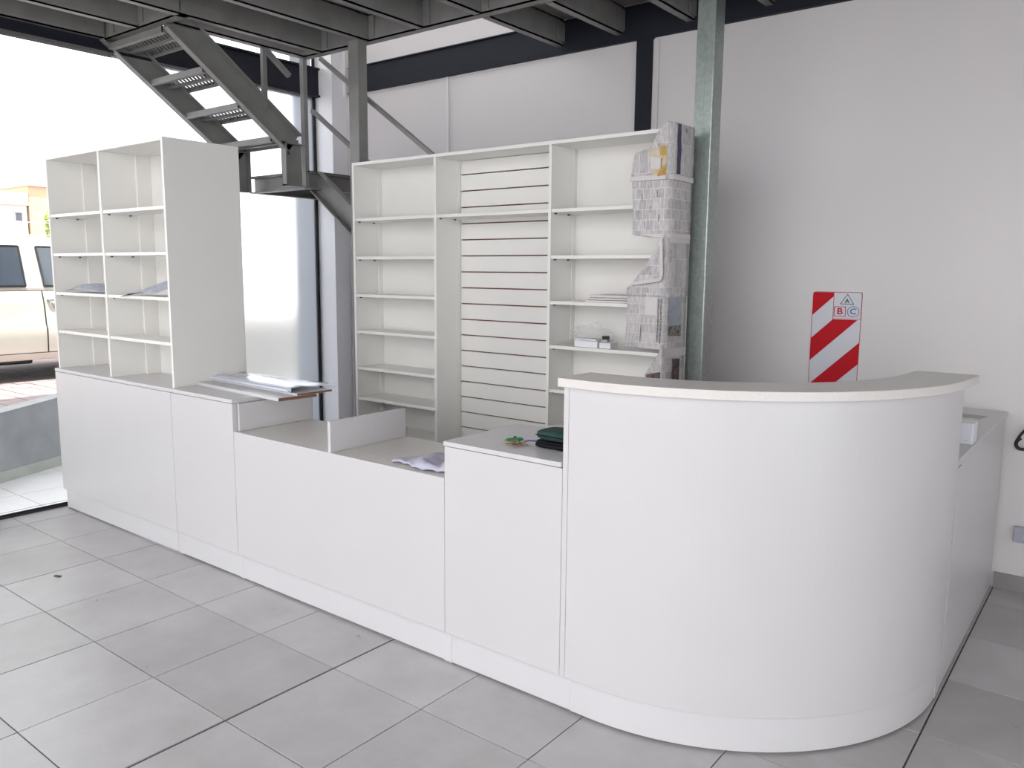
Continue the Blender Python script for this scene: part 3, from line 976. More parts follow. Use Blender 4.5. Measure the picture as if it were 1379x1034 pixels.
def curled_paper(label, corners, lift, m='scrap'):
    """bent sheet resting on a shelf: corners on the shelf plane, humped in the middle"""
    bm = bmesh.new()
    uvl = bm.loops.layers.uv.new('UVMap')
    q = [Vector(c) for c in corners]
    n = 14
    g_ = []
    for j in range(n + 1):
        row = []
        for i in range(n + 1):
            u, v = i / n, j / n
            p = (q[0] * (1 - u) + q[1] * u) * (1 - v) + (q[3] * (1 - u) + q[2] * u) * v
            p.z += lift(u, v)
            row.append(bm.verts.new(p))
        g_.append(row)
    for j in range(n):
        for i in range(n):
            f = bm.faces.new((g_[j][i], g_[j][i + 1], g_[j + 1][i + 1], g_[j + 1][i]))
            for lp, (a, b) in zip(f.loops, ((i, j), (i + 1, j), (i + 1, j + 1), (i, j + 1))):
                lp[uvl].uv = (a / n * 0.25, b / n * 0.2)
    o = obj('crumpled_newspaper', bm, m, base=q[0], smooth=True)
    sm = o.modifiers.new('thick', 'SOLIDIFY')
    sm.thickness = 0.0012
    tag(o, label, 'newspaper', 'newspaper scraps in the tall cabinet')
    return o


ZC = 1.3535
curled_paper('arched newspaper scrap in the left column of pigeonholes', [(-5.10, 2.19, ZC), (-4.60, 2.195, ZC), (-4.66, 2.35, ZC), (-5.06, 2.35, ZC)],
             lambda u, v: 0.004 + (0.012 + 0.062 * math.sin(math.pi * min(1, v * 0.75 + 0.05))) * max(0, math.sin(math.pi * min(1, u + 0.02))) ** 0.6 * (1 - 0.8 * u) + 0.003 * math.sin(9 * u + 4 * v))
curled_paper('newspaper scrap drooping over the shelf edge in the right column of pigeonholes', [(-4.375, 2.160, ZC - 0.014), (-4.02, 2.172, ZC + 0.002), (-3.925, 2.345, ZC + 0.062), (-4.24, 2.345, ZC + 0.034)],
             lambda u, v: 0.030 * math.sin(math.pi * min(1, u * 0.8 + 0.05)) * (0.45 + v) + (0.012 if u > 0.25 else 0.012 * u * 4) + 0.002 * math.sin(11 * u + 5 * v))

# ------------------------------------------------------------------ things on the counters
ZA = 0.8895


def rotbox(cx, cy, z0, z1, lx, ly, deg):
    bm = bmesh.new()
    c, s = math.cos(math.radians(deg)), math.sin(math.radians(deg))
    pts = [(cx + a * lx / 2 * c - b * ly / 2 * s, cy + a * lx / 2 * s + b * ly / 2 * c, z0) for a, b in ((-1, -1), (1, -1), (1, 1), (-1, 1))]
    prism(bm, pts, (0, 0, z1 - z0))
    return bm


def board(label, cx, cy, z0, lx, ly, th, deg):
    t = thing('loose_board', label, 'board', (cx, cy, z0), 'loose boards on the left counter cabinet')
    obj('board_panel', rotbox(cx, cy, z0, z0 + th, lx, ly, deg), 'melamine', t, bevel=0.001)
    c, s = math.cos(math.radians(deg)), math.sin(math.radians(deg))
    obj('raw_edge', rotbox(cx + lx / 2 * c + 0.0006 * c, cy + lx / 2 * s, z0 + 0.0008, z0 + th - 0.0008, 0.0012, ly - 0.002, deg), 'mdf', t, label='brown raw board end')
    return t


board('lower white loose board with brown raw end, overhanging the low counter', -3.505, 2.385, ZA, 0.77, 0.21, 0.016, -4)
board('upper white loose board with brown raw end, under the curled film sheet', -3.515, 2.475, ZA + 0.0165, 0.80, 0.20, 0.010, -3)
# curled film
bm = bmesh.new()
prof = []
for k in range(15):
    a = math.radians(-200 + 290 * k / 14)
    prof.append((0.009 * math.cos(a), 0.010 + 0.009 * math.sin(a)))
prof = prof[::-1]
prof = [(y, z) for y, z in prof]
flat = [(0.03 + 0.022 * k, 0.019 + 0.006 * math.sin(k * 0.9) - 0.0009 * k) for k in range(9)]
prof = sorted(prof, key=lambda p: 0) [::-1] + flat
rows = []
nx = 24
for i in range(nx + 1):
    t = i / nx
    x = -4.02 + (-3.165 + 4.02) * t
    y0 = 2.395 - 0.05 * t
    zz = ZA + 0.0275
    k0 = 0.75 + 0.35 * t
    rows.append([bm.verts.new((x, y0 + p[0] * k0 * (1 if p[0] < 0.02 else 1.05), zz + p[1] * k0 + (0.006 * math.sin(t * 9 + p[0] * 30) * (p[0] / 0.2) if p[0] > 0.03 else 0))) for p in prof])
for a, b in zip(rows, rows[1:]):
    for k in range(len(a) - 1):
        bm.faces.new((a[k], a[k + 1], b[k + 1], b[k]))
o = obj('film_sheet', bm, 'film', base=(-3.6, 2.45, ZA + 0.02), smooth=True)
sm = o.modifiers.new('thick', 'SOLIDIFY')
sm.thickness = 0.0008
tag(o, 'glossy white film sheet with a rolled front edge lying on the loose boards', 'plastic sheet')
bm = bmesh.new()
path = [(-3.95 + 0.82 * t, 2.585 + 0.035 * math.sin(t * 3.0), ZA + 0.030 + 0.004 * math.sin(t * 6)) for t in [k / 16 for k in range(17)]]
va = [[bm.verts.new((p[0], p[1] - 0.012, p[2])), bm.verts.new((p[0], p[1] + 0.012, p[2] + 0.004)), bm.verts.new((p[0], p[1] + 0.012, p[2] + 0.006)), bm.verts.new((p[0], p[1] - 0.012, p[2] + 0.002))] for p in path]
for a, b in zip(va, va[1:]):
    for k in range(4):
        bm.faces.new((a[k], a[(k + 1) % 4], b[(k + 1) % 4], b[k]))
tag(obj('edging_strip', bm, 'white_plastic', base=(-3.5, 2.58, ZA + 0.02)), 'narrow white edging strip sticking out past the loose boards', 'strip')

# cloth on the low counter
bm = bmesh.new()
n, m_ = 40, 28
ZD_ = 0.7352
g_ = []
for i in range(n + 1):
    row = []
    for j in range(m_ + 1):
        u, v = i / n, j / m_
        yfr = 2.198 - 0.010 * u + 0.012 * math.sin(9 * u)
        ybk = 2.245 + 0.31 * u ** 0.8 + 0.02 * math.sin(7 * u)
        x = -2.318 + 0.318 * u - 0.03 * v * (1 - u)
        y = yfr + (ybk - yfr) * v
        env = (math.sin(math.pi * v) ** 0.45) * (0.15 + 0.85 * u ** 0.9)
        h = 0.040 * env
        h += env * 0.026 * math.sin(13 * u + 5 * v + 1.2 * math.sin(6 * v)) * (0.4 + u)
        h += env * 0.010 * noise.noise(Vector((x * 22, y * 22, 2)))
        h += 0.034 * env * max(0, 1 - abs(u - 0.82) / 0.14)
        h += 0.006 * math.sin(math.pi * v * 0.5 + 1.57) * abs(math.sin(16 * u)) if v < 0.25 else 0
        row.append(bm.verts.new((x, y, ZD_ + 0.0015 + max(0, h))))
    g_.append(row)
for i in range(n):
    for j in range(m_):
        bm.faces.new((g_[i][j], g_[i + 1][j], g_[i + 1][j + 1], g_[i][j + 1]))
o = obj('cloth', bm, 'lilac', base=(-2.15, 2.3, ZD_), smooth=True)
sm = o.modifiers.new('thick', 'SOLIDIFY')
sm.thickness = 0.002
sm.offset = 1
tag(o, 'crumpled lilac cloth lying on the right end of the low counter', 'cloth')

# wallet and pouch
ZR = 0.8775


def cushion(bm, x0, x1, y0, y1, z0, z1, e=3.0, nu=24, nv=12):
    cx, cy, cz = (x0 + x1) / 2, (y0 + y1) / 2, (z0 + z1) / 2
    def sp(c, p):
        return math.copysign(abs(c) ** p, c)
    rows_ = []
    for j in range(1, nv):
        th = -math.pi / 2 + math.pi * j / nv
        rows_.append([bm.verts.new((cx + (x1 - x0) / 2 * sp(math.cos(th), 0.5) * sp(math.cos(2 * math.pi * i / nu), 2 / (e + 1.5)),
                                    cy + (y1 - y0) / 2 * sp(math.cos(th), 0.5) * sp(math.sin(2 * math.pi * i / nu), 2 / (e + 1.5)),
                                    cz + (z1 - z0) / 2 * sp(math.sin(th), 2 / e))) for i in range(nu)])
    for a, b in zip(rows_, rows_[1:]):
        for k in range(nu):
            bm.faces.new((a[k], a[(k + 1) % nu], b[(k + 1) % nu], b[k]))
    bm.faces.new(rows_[0][::-1])
    bm.faces.new(rows_[-1])


wl = thing('wallet', 'black wallet lying flat on the counter under the green pouch', 'wallet', (-1.55, 2.33, ZR))
bm = bmesh.new()
cushion(bm, -1.676, -1.445, 2.275, 2.385, ZR, ZR + 0.020, 5)
obj('lower_cover', bm, 'leather', wl, smooth=True)
bm = bmesh.new()
cushion(bm, -1.673, -1.447, 2.278, 2.383, ZR + 0.017, ZR + 0.026, 5)
obj('upper_cover', bm, 'leather', wl, smooth=True)
pc = thing('pouch', 'dark green padded pouch resting on the black wallet', 'pouch', (-1.55, 2.33, ZR + 0.026))
bm = bmesh.new()
cushion(bm, -1.675, -1.44, 2.275, 2.392, ZR + 0.0265, ZR + 0.066, 3.2)
obj('pouch_body', bm, 'green', pc, smooth=True)
bm = bmesh.new()
tube(bm, smooth_path([(-1.668, 2.285, ZR + 0.045), (-1.62, 2.2735, ZR + 0.047), (-1.54, 2.2705, ZR + 0.047), (-1.46, 2.272, ZR + 0.046)], 4), 0.0022, 6)
obj('zip', bm, 'leather', pc, label='dark zip line')
bm = bmesh.new()
tube(bm, smooth_path([(-1.50, 2.34, ZR + 0.064), (-1.48, 2.33, ZR + 0.071), (-1.462, 2.32, ZR + 0.076), (-1.45, 2.33, ZR + 0.07)], 4), 0.003, 6)
obj('strap', bm, 'leather', pc)

# keys
ky = thing('key_bunch', 'bunch of brass keys with a bright green tag on the counter', 'keys', (-1.74, 2.27, ZR))
bm = bmesh.new()
tube(bm, [(-1.735 + 0.014 * math.cos(a), 2.285 + 0.014 * math.sin(a), ZR + 0.006 + 0.004 * math.sin(a)) for a in [2 * math.pi * k / 20 for k in range(20)]], 0.0012, 6, True)
obj('key_ring', bm, 'chrome', ky, smooth=True)


def key(ang, tilt, zoff):
    bm = bmesh.new()
    r = 0.011
    pts = [(0.016 + r * math.cos(2 * math.pi * k / 14), r * math.sin(2 * math.pi * k / 14), 0) for k in range(14)]
    prism(bm, pts, (0, 0, 0.0022))
    blade = [(0.025, -0.0035, 0.0003), (0.056, -0.0035, 0.0003), (0.060, 0, 0.0003), (0.056, 0.003, 0.0003), (0.052, 0.0018, 0.0003), (0.048, 0.0035, 0.0003), (0.043, 0.0018, 0.0003), (0.038, 0.0035, 0.0003), (0.025, 0.0035, 0.0003)]
    prism(bm, blade, (0, 0, 0.0018))
    mt = Matrix.Translation((-1.735, 2.285, ZR + zoff)) @ Matrix.Rotation(ang, 4, 'Z') @ Matrix.Rotation(tilt, 4, 'X') @ Matrix.Translation((0.004, 0, 0))
    bmesh.ops.transform(bm, matrix=mt, verts=bm.verts)
    return bm


for k, (a, t, z) in enumerate(((-2.35, 0.3, 0.004), (-1.95, -0.3, 0.006), (-1.55, 0.2, 0.008), (-1.2, -0.5, 0.006), (-0.55, 0.15, 0.007), (-2.7, -0.2, 0.010))):
    obj('key', key(a, t, z), 'brass', ky)
bm = bmesh.new()
mt = Matrix.Translation((-1.775, 2.30, ZR + 0.010)) @ Matrix.Rotation(math.radians(62), 4, 'Z') @ Matrix.Rotation(0.35, 4, 'X')
bm2 = bmesh.new()
cushion(bm2, -0.034, 0.034, -0.010, 0.010, -0.004, 0.004, 3)
bmesh.ops.transform(bm2, matrix=mt, verts=bm2.verts)
bm.free()
obj('key_tag', bm2, 'keytag', ky, smooth=True, label='bright green plastic tag')
bm = bmesh.new()
tube(bm, smooth_path([(-1.735, 2.298, ZR + 0.006), (-1.715, 2.31, ZR + 0.012), (-1.69, 2.325, ZR + 0.010), (-1.66, 2.325, ZR + 0.012), (-1.645, 2.318, ZR + 0.010)], 5), 0.003, 6)
obj('cord', bm, 'purple', ky, smooth=True, label='purple cord')
bm = bmesh.new()
bmesh.ops.create_uvsphere(bm, u_segments=12, v_segments=8, radius=0.007)
bmesh.ops.translate(bm, vec=(-1.80, 2.335, ZR + 0.007), verts=bm.verts)
obj('bead', bm, 'rubber', ky, smooth=True, label='small black bead')

# side counter things
bx_ = thing('notepad_box', 'white box with pencilled marks on the side counter edge', 'box', (-0.5, 3.55, 0.8645))
P('carton', 'white_plastic', bx_, (-0.60, -0.459, 3.42, 3.51, 0.8645, 0.945))
P('front_label', 'sign_white', bx_, (-0.597, -0.466, 3.418, 3.4195, 0.867, 0.943), bevel=0)
bm = bmesh.new()
for a, b, l in ((-0.535, 0.935, 0.006), (-0.50, 0.888, 0.004), (-0.515, 0.882, 0.014), (-0.49, 0.876, 0.012), (-0.53, 0.894, 0.003), (-0.509, 0.888, 0.002)):
    box(bm, a, a + l, 3.4170, 3.4178, b, b + 0.003)
obj('pencil_mark', bm, 'outlet', bx_)
gl = thing('leaflet', 'pale green printed leaflet lying on the side counter', 'leaflet', (-0.57, 4.12, 0.8645))
obj('leaflet_sheet', rotbox(-0.585, 4.115, 0.8645, 0.8665, 0.13, 0.10, -8), 'green_paper', gl)
obj('white_border', rotbox(-0.585, 4.115, 0.8643, 0.8655, 0.145, 0.115, -8), 'paper', gl)

# ------------------------------------------------------------------ things on the back wall
sg = thing('extinguisher_sign', 'red and white striped extinguisher sign with the letters A, B and C', 'sign', (-1.268, 4.398, 0.80))
SX0, SX1, SZ0, SZ1 = -1.392, -1.142, 0.80, 1.405
YS = 4.399


def rrect(x0, x1, z0, z1, r, y):
    pts = []
    for cx, cz, a0 in ((x1 - r, z1 - r, 0), (x0 + r, z1 - r, 90), (x0 + r, z0 + r, 180), (x1 - r, z0 + r, 270)):
        for k in range(6):
            a = math.radians(a0 + 90 * k / 5)
            pts.append((cx + r * math.cos(a), y, cz + r * math.sin(a)))
    return pts


bm = bmesh.new()
prism(bm, rrect(SX0, SX1, SZ0, SZ1, 0.018, YS), (0, -0.003, 0))
obj('sign_plate', bm, 'sign_white', sg)


def clip_poly(poly, x0, x1, z0, z1):
    def cl(ps, inside, inter):
        out = []
        for i in range(len(ps)):
            a, b = ps[i - 1], ps[i]
            ia, ib = inside(a), inside(b)
            if ia != ib:
                out.append(inter(a, b))
            if ib:
                out.append(b)
        return out
    def ix(v):
        return lambda a, b: (v, a[1] + (b[1] - a[1]) * (v - a[0]) / (b[0] - a[0]))
    def iz(v):
        return lambda a, b: (a[0] + (b[0] - a[0]) * (v - a[1]) / (b[1] - a[1]), v)
    for ins, it in ((lambda p: p[0] >= x0, ix(x0)), (lambda p: p[0] <= x1, ix(x1)), (lambda p: p[1] >= z0, iz(z0)), (lambda p: p[1] <= z1, iz(z1))):
        if poly:
            poly = cl(poly, ins, it)
    return poly


slope = 0.97
bands = [(1.278, 1.278 + 0.14), (1.036, 1.156), (0.792, 0.905)]
for k, (zl_, zh) in enumerate(bands):
    e = 0.02
    para = [(SX0 - e, zl_ - slope * e), (SX1 + e, zl_ + slope * (SX1 - SX0 + e)), (SX1 + e, zh + slope * (SX1 - SX0 + e)), (SX0 - e, zh - slope * e)]
    if k == 0:
        poly = clip_poly(para, SX0 + 0.002, -1.286, SZ0, SZ1 - 0.003)
    elif k == 1:
        poly = clip_poly(para, SX0 + 0.002, SX1 - 0.002, SZ0, 1.262)
    else:
        poly = clip_poly(para, SX0 + 0.002, SX1 - 0.002, SZ0 + 0.003, 1.262)
    bm = bmesh.new()
    prism(bm, [(x, YS - 0.003, z) for x, z in poly], (0, -0.0008, 0))
    obj('red_stripe', bm, 'sign_red', sg)


def frame_loop(pts, w, y, m, name, parent):
    bm = bmesh.new()
    n_ = len(pts)
    for i in range(n_):
        a, b = Vector((pts[i][0], y, pts[i][1])), Vector((pts[(i + 1) % n_][0], y, pts[(i + 1) % n_][1]))
        d = (b - a).normalized() * w * 0.5
        bar(bm, a - d, b + d, w, 0.0012, (0, 1, 0))
    return obj(name, bm, m, parent)


frame_loop([(p[0], p[2]) for p in rrect(SX0 + 0.001, SX1 - 0.001, SZ0 + 0.001, SZ1 - 0.001, 0.017, 0)], 0.0022, YS - 0.0034, 'sign_red', 'red_border', sg)
frame_loop([(-1.284, 1.266), (-1.144, 1.266), (-1.144, 1.403), (-1.284, 1.403)], 0.002, YS - 0.0034, 'sign_red', 'red_border', sg)
frame_loop([(-1.249, 1.343), (-1.183, 1.343), (-1.216, 1.394)], 0.003, YS - 0.0042, 'sign_black', 'triangle_mark', sg)
frame_loop([(-1.278, 1.278), (-1.222, 1.278), (-1.222, 1.328), (-1.278, 1.328)], 0.003, YS - 0.0042, 'sign_red', 'square_mark', sg)
frame_loop([(-1.183 + 0.029 * math.cos(2 * math.pi * k / 28), 1.304 + 0.027 * math.sin(2 * math.pi * k / 28)) for k in range(28)], 0.0028, YS - 0.0042, 'sign_blue', 'circle_mark', sg)


def letter(ch, x, z, size, m):
    c = D.curves.new('letter', 'FONT')
    c.body = ch
    c.size = size
    c.extrude = 0.0005
    c.align_x = 'CENTER'
    c.align_y = 'CENTER'
    c.offset = size * 0.018
    tmp = D.objects.new('letter_tmp', c)
    COL.objects.link(tmp)
    dg = bpy.context.evaluated_depsgraph_get()
    me = D.meshes.new_from_object(tmp.evaluated_get(dg))
    D.objects.remove(tmp)
    bm = bmesh.new()
    bm.from_mesh(me)
    D.meshes.remove(me)
    bmesh.ops.transform(bm, matrix=Matrix.Translation((x, YS - 0.0042, z)) @ Matrix.Rotation(math.pi / 2, 4, 'X') @ Matrix.Diagonal((1.15, 1, 1, 1)), verts=bm.verts)
    return obj('letter', bm, m, sg)


letter('A', -1.216, 1.358, 0.030, 'sign_black')
letter('B', -1.250, 1.303, 0.046, 'sign_red')
letter('C', -1.183, 1.304, 0.042, 'sign_blue')

hs = thing('hose_loop', 'black rubber hose loop hanging on the white wall at right', 'hose', (-0.30, 4.37, 0.69))
bm = bmesh.new()
tube(bm, smooth_path([(-0.25, 4.375, 0.88), (-0.33, 4.375, 0.845), (-0.378, 4.375, 0.789), (-0.398, 4.375, 0.757), (-0.412, 4.375, 0.722), (-0.405, 4.375, 0.700), (-0.385, 4.375, 0.694), (-0.34, 4.375, 0.700), (-0.27, 4.375, 0.715), (-0.21, 4.375, 0.77), (-0.21, 4.375, 0.84), (-0.25, 4.375, 0.88)], 5), 0.0065, 10)
obj('outer_hose', bm, 'rubber', hs, smooth=True)
bm = bmesh.new()
tube(bm, smooth_path([(-0.39, 4.36, 0.748), (-0.405, 4.36, 0.728), (-0.402, 4.36, 0.71), (-0.385, 4.36, 0.7), (-0.33, 4.36, 0.706)], 5), 0.0048, 8)
obj('inner_hose', bm, 'rubber', hs, smooth=True)
P('hose_clip', 'chrome', hs, (-0.275, -0.225, 4.362, 4.398, 0.87, 0.90))
ol = thing('wall_outlet', 'lilac grey power outlet box low on the white wall', 'outlet', (-0.33, 4.39, 0.25))
P('outlet_box', 'outlet', ol, (-0.387, -0.267, 4.372, 4.3995, 0.247, 0.322), bevel=0.004)
P('socket', 'sign_white', ol, (-0.345, -0.285, 4.369, 4.372, 0.262, 0.307))
tag(obj('debris_chip', rotbox(-4.07, 1.62, 0.0007, 0.005, 0.035, 0.014, 20), 'bark', base=(-4.07, 1.62, 0)), 'small dark chip lying on the floor tiles before the tall cabinet', 'debris')

# ------------------------------------------------------------------ outside
ter = structure(obj('terrace', B((-6.9, XL - 0.03, -3.0, 5.0, -0.12, -0.012)), 'grout', base=(-6, 1, 0)), 'pale tiled terrace outside the glass front')
for i in range(0, 4):
    for j in range(-1, 11):
        x1 = XL - 0.032 - i * 0.46
        y0 = -0.2 + j * 0.46
        obj('tile', B((x1 - 0.456, x1, y0, y0 + 0.456, -0.02, -0.004)), 'ttile', ter, bevel=0.001)
# outer pier beside the glass
tag(obj('outer_pier', B((-5.60, XL - 0.035, 4.245, 4.395, 0, ZT)), 'pier', base=(-5.5, 4.4, 0)), 'blue grey masonry pier outside at the end of the glass front', 'pier')
# retaining wall
rw = thing('retaining_wall', 'low grey rendered retaining wall at the edge of the terrace', 'wall', (-6.3, 2.4, 0), kind='structure')
p0, dr = Vector((-6.206, 2.14, 0)), Vector((-0.409, 0.9125, 0))
nr = Vector((-0.9125, -0.409, 0))


def rwall(t0, t1, off0, off1, z0, za, zb2):
    bm = bmesh.new()
    a, b = p0 + dr * t0, p0 + dr * t1
    vs = [bm.verts.new(p) for p in (a + nr * off0 + Vector((0, 0, z0)), b + nr * off0 + Vector((0, 0, z0)), b + nr * off1 + Vector((0, 0, z0)), a + nr * off1 + Vector((0, 0, z0)),
                                    a + nr * off0 + Vector((0, 0, za)), b + nr * off0 + Vector((0, 0, zb2)), b + nr * off1 + Vector((0, 0, zb2)), a + nr * off1 + Vector((0, 0, za)))]
    for f in ((0, 3, 2, 1), (4, 5, 6, 7), (0, 1, 5, 4), (1, 2, 6, 5), (2, 3, 7, 6), (3, 0, 4, 7)):
        bm.faces.new([vs[k] for k in f])
    return bm


obj('render_face', rwall(-1.7, 1.9, 0.004, 0.14, -0.02, 0.38, 0.60), 'render', rw)
obj('added_dark_end', rwall(1.9, 5.0, 0.0, 0.18, -0.02, 0.98, 0.98), 'dark_backing', rw)  # invented dark end, added so the lower frosted pane turns grey
obj('plinth', rwall(-1.7, 5.0, -0.008, 0.004, -0.02, 0.07, 0.07), 'rskirt', rw)
# street
ZS = 0.452
bm = bmesh.new()
far = [(-6.30, -1.2), (-5.62, 0.5), p0 + dr * -1.7 + nr * 0.13, p0 + dr * 2.2 + nr * 0.13, (-8.2, 6), (-8.6, 30), (-60, 40), (-60, -40), (-6.6, -40)]
far = [(f[0], f[1], ZS - 0.06) for f in far]
prism(bm, far, (0, 0, 0.052))
stt = structure(obj('street', bm, 'street', base=(-9, 3, ZS)), 'paved street beyond the retaining wall')
bk = None
for i in range(0, 13):
    for j in range(0, 22):
        x0 = -6.42 - i * 0.202 - (0.101 if j % 2 else 0.0)
        y0 = 2.02 + j * 0.102
        cx, cy = x0 - 0.1, y0 + 0.05
        if (Vector((cx, cy, 0)) - p0).dot(nr) < 0.25:
            continue
        if len([c for c in stt.children]) > 285:
            continue
        zt_ = ZS + random.uniform(-0.002, 0.002)
        obj('brick', B((x0 - 0.196, x0, y0, y0 + 0.096, ZS - 0.012, zt_)), 'brick', stt)

# ---- car
car = thing('car', 'champagne silver sport utility car parked in the street outside', 'car', (-8.85, 3.5, ZS))
CXA = -8.85
side = [(0.20, 0.86), (0.27, 0.875), (0.40, 0.885), (0.49, 0.888), (0.52, 0.872), (0.70, 0.855), (0.83, 0.82)]
ys = [1.25, 1.32, 1.45, 1.9, 2.4, 3.0, 3.6, 4.2, 4.7, 5.2, 5.5, 5.66, 5.74]
bm = bmesh.new()
rings = []
for y in ys:
    sc = 1.0
    if y < 1.5:
        sc = 0.90 + 0.10 * (y - 1.25) / 0.25
    if y > 5.0:
        sc = 1.0 - 0.16 * ((y - 5.0) / 0.74) ** 2
    topf = 0.83 if y < 4.35 else 0.83 - 0.10 * (y - 4.35) / 1.4
    ring = []
    for h, w in side:
        hh = h if h < 0.6 else 0.6 + (h - 0.6) * (topf - 0.6) / 0.23
        ring.append((CXA + w * sc, y, ZS + hh))
    ring = ring + [(2 * CXA - p[0], p[1], p[2]) for p in ring[::-1]]
    rings.append([bm.verts.new(p) for p in ring])
for a, b in zip(rings, rings[1:]):
    for k in range(len(a)):
        bm.faces.new((a[k], a[(k + 1) % len(a)], b[(k + 1) % len(a)], b[k]))
bm.faces.new(rings[0][::-1])
bm.faces.new(rings[-1])
obj('body_shell', bm, 'carpaint', car, bevel=0.02, smooth=True)
cab = [(1.30, 0.83), (1.55, 1.28), (1.75, 1.33), (3.0, 1.345), (3.75, 1.31), (4.42, 0.83)]
bm = bmesh.new()
def cabw(h):
    return 0.82 - 0.19 * max(0, (h - 0.83)) / 0.5
L_ = [bm.verts.new((CXA + cabw(h), y, ZS + h)) for y, h in cab]
R_ = [bm.verts.new((CXA - cabw(h), y, ZS + h)) for y, h in cab]
bm.faces.new(L_)
bm.faces.new(R_[::-1])
for k in range(len(cab)):
    j = (k + 1) % len(cab)
    bm.faces.new((L_[j], L_[k], R_[k], R_[j]))
obj('cabin_roof', bm, 'carpaint', car, bevel=0.03)


def cwin(y0, y1, y2, y3, h0, h1, name='side_window', sgn=1):
    bm = bmesh.new()
    pts = [(CXA + sgn * (cabw(h0) + 0.004), y0, ZS + h0), (CXA + sgn * (cabw(h0) + 0.004), y1, ZS + h0), (CXA + sgn * (cabw(h1) + 0.004), y2, ZS + h1), (CXA + sgn * (cabw(h1) + 0.004), y3, ZS + h1)]
    prism(bm, pts, (sgn * 0.006, 0, 0))
    w_ = obj(name, bm, 'carglass', car)
    bm = bmesh.new()
    for k in range(4):
        a, b = Vector(pts[k]) + Vector((sgn * 0.006, 0, 0)), Vector(pts[(k + 1) % 4]) + Vector((sgn * 0.006, 0, 0))
        bar(bm, a, b, 0.016, 0.012, (sgn, 0, 0))
    obj('window_seal', bm, 'rubber', w_)


for sg_ in (1, -1):
    cwin(2.36, 3.11, 3.12, 2.36, 0.875, 1.235, sgn=sg_)
    cwin(3.27, 4.20, 3.74, 3.27, 0.875, 1.235, sgn=sg_)
    cwin(1.52, 2.24, 2.24, 1.70, 0.885, 1.225, sgn=sg_)
for y in (2.28, 3.24, 4.28):
    bm = bmesh.new()
    for (h0, w0), (h1, w1) in zip(side[1:], side[2:]):
        bar(bm, (CXA + w0 + 0.0025, y, ZS + h0), (CXA + w1 + 0.0025, y, ZS + h1), 0.010, 0.004, (1, 0, 0))
    obj('door_gap', bm, 'rubber', car)
bm = bmesh.new()
bar(bm, (CXA + 0.879, 2.28, ZS + 0.268), (CXA + 0.879, 4.3, ZS + 0.268), 0.006, 0.004, (1, 0, 0))
obj('sill_gap', bm, 'rubber', car)
for y in (3.28, 2.32):
    bm = bmesh.new()
    tube(bm, smooth_path([(CXA + 0.845, y, ZS + 0.745), (CXA + 0.885, y + 0.02, ZS + 0.75), (CXA + 0.888, y + 0.15, ZS + 0.75), (CXA + 0.848, y + 0.18, ZS + 0.748)], 4), 0.013, 8)
    obj('door_handle', bm, 'chrome', car, smooth=True)
    bm = bmesh.new()
    prism(bm, [(CXA + 0.856, y + 0.02, ZS + 0.735), (CXA + 0.856, y + 0.17, ZS + 0.735), (CXA + 0.866, y + 0.16, ZS + 0.66), (CXA + 0.866, y + 0.05, ZS + 0.67)], (0.004, 0, 0))
    obj('handle_cup_shade', bm, 'outlet', car)  # grey plate painted as the shade in the hollow below the handle
P('underbody', 'rubber', car, (CXA - 0.78, CXA + 0.76, 1.4, 5.5, ZS + 0.19, ZS + 0.30), (CXA - 0.6, CXA + 0.5, 2.55, 3.25, ZS + 0.13, ZS + 0.19), bevel=0.02)


def wheel(x, y):
    bm = bmesh.new()
    prof = [(0.20, 0.10), (0.30, 0.11), (0.335, 0.085), (0.345, 0.0), (0.335, -0.085), (0.30, -0.11), (0.20, -0.10)]
    rr = []
    n_ = 28
    for k in range(n_):
        a = 2 * math.pi * k / n_
        rr.append([bm.verts.new((x + w, y + r * math.cos(a), ZS + 0.345 + r * math.sin(a))) for r, w in prof])
    for k in range(n_):
        a, b = rr[k], rr[(k + 1) % n_]
        for i in range(len(prof) - 1):
            bm.faces.new((a[i], a[i + 1], b[i + 1], b[i]))
    w_ = obj('wheel', bm, 'rubber', car, smooth=True)
    s = 1 if x > CXA else -1
    bm = bmesh.new()
    for k in range(5):
        a = 2 * math.pi * k / 5
        bar(bm, (x + s * 0.09, y, ZS + 0.345), (x + s * 0.085, y + 0.2 * math.cos(a), ZS + 0.345 + 0.2 * math.sin(a)), 0.05, 0.03, (1, 0, 0))
    tube(bm, [(x + s * 0.085, y + 0.2 * math.cos(2 * math.pi * k / 24), ZS + 0.345 + 0.2 * math.sin(2 * math.pi * k / 24)) for k in range(24)], 0.018, 6, True)
    obj('rim', bm, 'chrome', w_)


for x in (CXA + 0.77, CXA - 0.77):
    for y in (2.05, 4.85):
        wheel(x, y)

# ---- house, fence and tree across the street
hx = -25.0
hs_ = thing('house', 'pale house with a terracotta tower and pinkish roof band across the street', 'house', (hx - 2, 9.5, ZS))
P('front_wall', 'housewhite', hs_, (hx - 5, hx, 3.0, 9.85, ZS, 3.25), bevel=0)
P('roof_band', 'roofband', hs_, (hx - 5, hx + 0.15, 9.25 - 5, 9.85, 3.20, 3.55), bevel=0)
P('tower', 'terracotta', hs_, (hx - 4, hx + 0.05, 9.90, 10.55, ZS, 3.75), bevel=0)
P('tower_cap', 'roofband', hs_, (hx - 4.1, hx + 0.15, 9.86, 10.6, 3.75, 3.88), bevel=0)
w_ = P('window', 'roofband', hs_, (hx, hx + 0.06, 9.50, 9.72, 2.75, 3.02), bevel=0)
P('window_pane', 'carglass', w_, (hx + 0.061, hx + 0.07, 9.53, 9.69, 2.78, 2.99), bevel=0)
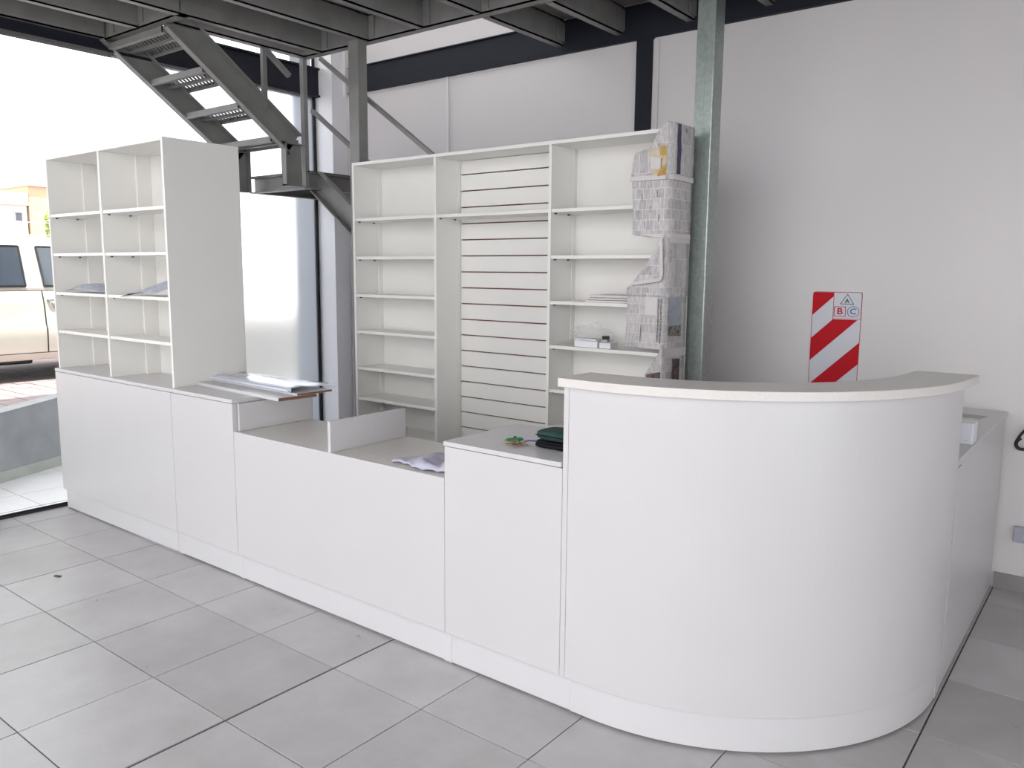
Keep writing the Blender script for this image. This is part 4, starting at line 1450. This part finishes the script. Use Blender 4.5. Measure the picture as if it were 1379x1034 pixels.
P('chimney', 'terracotta', hs_, (hx - 3, hx - 2.6, 8.6, 9.0, 3.5, 4.6), bevel=0)
fx = -18.0
fc = thing('boundary_fence', 'pale boundary wall topped with wire fence before the house', 'fence', (fx, 8, ZS))
P('fence_wall', 'housewhite', fc, (fx - 0.15, fx, -4, 14, ZS, 1.6), bevel=0)
for y in (4.6, 6.75, 8.9, 11.0):
    P('fence_post', 'roofband', fc, (fx - 0.11, fx - 0.04, y, y + 0.07, 1.6, 2.45), bevel=0)
for z in (1.95, 2.15, 2.4):
    bm = bmesh.new()
    tube(bm, [(fx - 0.07, -4, z), (fx - 0.07, 14, z)], 0.008, 5)
    obj('fence_wire', bm, 'outlet', fc)

tr = thing('tree', 'yellow green leafy tree in front of the terracotta tower', 'tree', (-23.2, 9.86, ZS))
bm = bmesh.new()
tube(bm, [(-23.2, 9.86, ZS), (-23.2, 9.88, 1.7), (-23.18, 9.84, 2.6)], [0.12, 0.09, 0.05], 8)
obj('trunk', bm, 'bark', tr)
for k in range(3):
    bm = bmesh.new()
    a = k * 2.1
    tube(bm, [(-23.2, 9.87, 1.7 + 0.15 * k), (-23.2 + 0.2 * math.cos(a), 9.87 + 0.2 * math.sin(a), 2.4 + 0.15 * k)], [0.05, 0.02], 6)
    obj('branch', bm, 'bark', tr)
bm = bmesh.new()
rnd = random.Random(3)
for k in range(900):
    v = Vector((rnd.gauss(0, 1), rnd.gauss(0, 1), rnd.gauss(0, 1)))
    v = v.normalized() * rnd.uniform(0.3, 1) ** 0.5
    c = Vector((-23.2 + v.x * 0.4, 9.86 + v.y * 0.24, 2.55 + v.z * 0.75))
    a = Vector((rnd.uniform(-1, 1), rnd.uniform(-1, 1), rnd.uniform(-1, 1))).normalized() * 0.07
    b = a.cross(Vector((rnd.uniform(-1, 1), rnd.uniform(-1, 1), 1))).normalized() * 0.04
    vs = [bm.verts.new(c + a), bm.verts.new(c + b), bm.verts.new(c - a), bm.verts.new(c - b)]
    bm.faces.new(vs)
obj('foliage', bm, 'leaf', tr, kind='stuff')

for o in D.objects:
    for k in ('_b', '_left'):
        if k in o:
            del o[k]
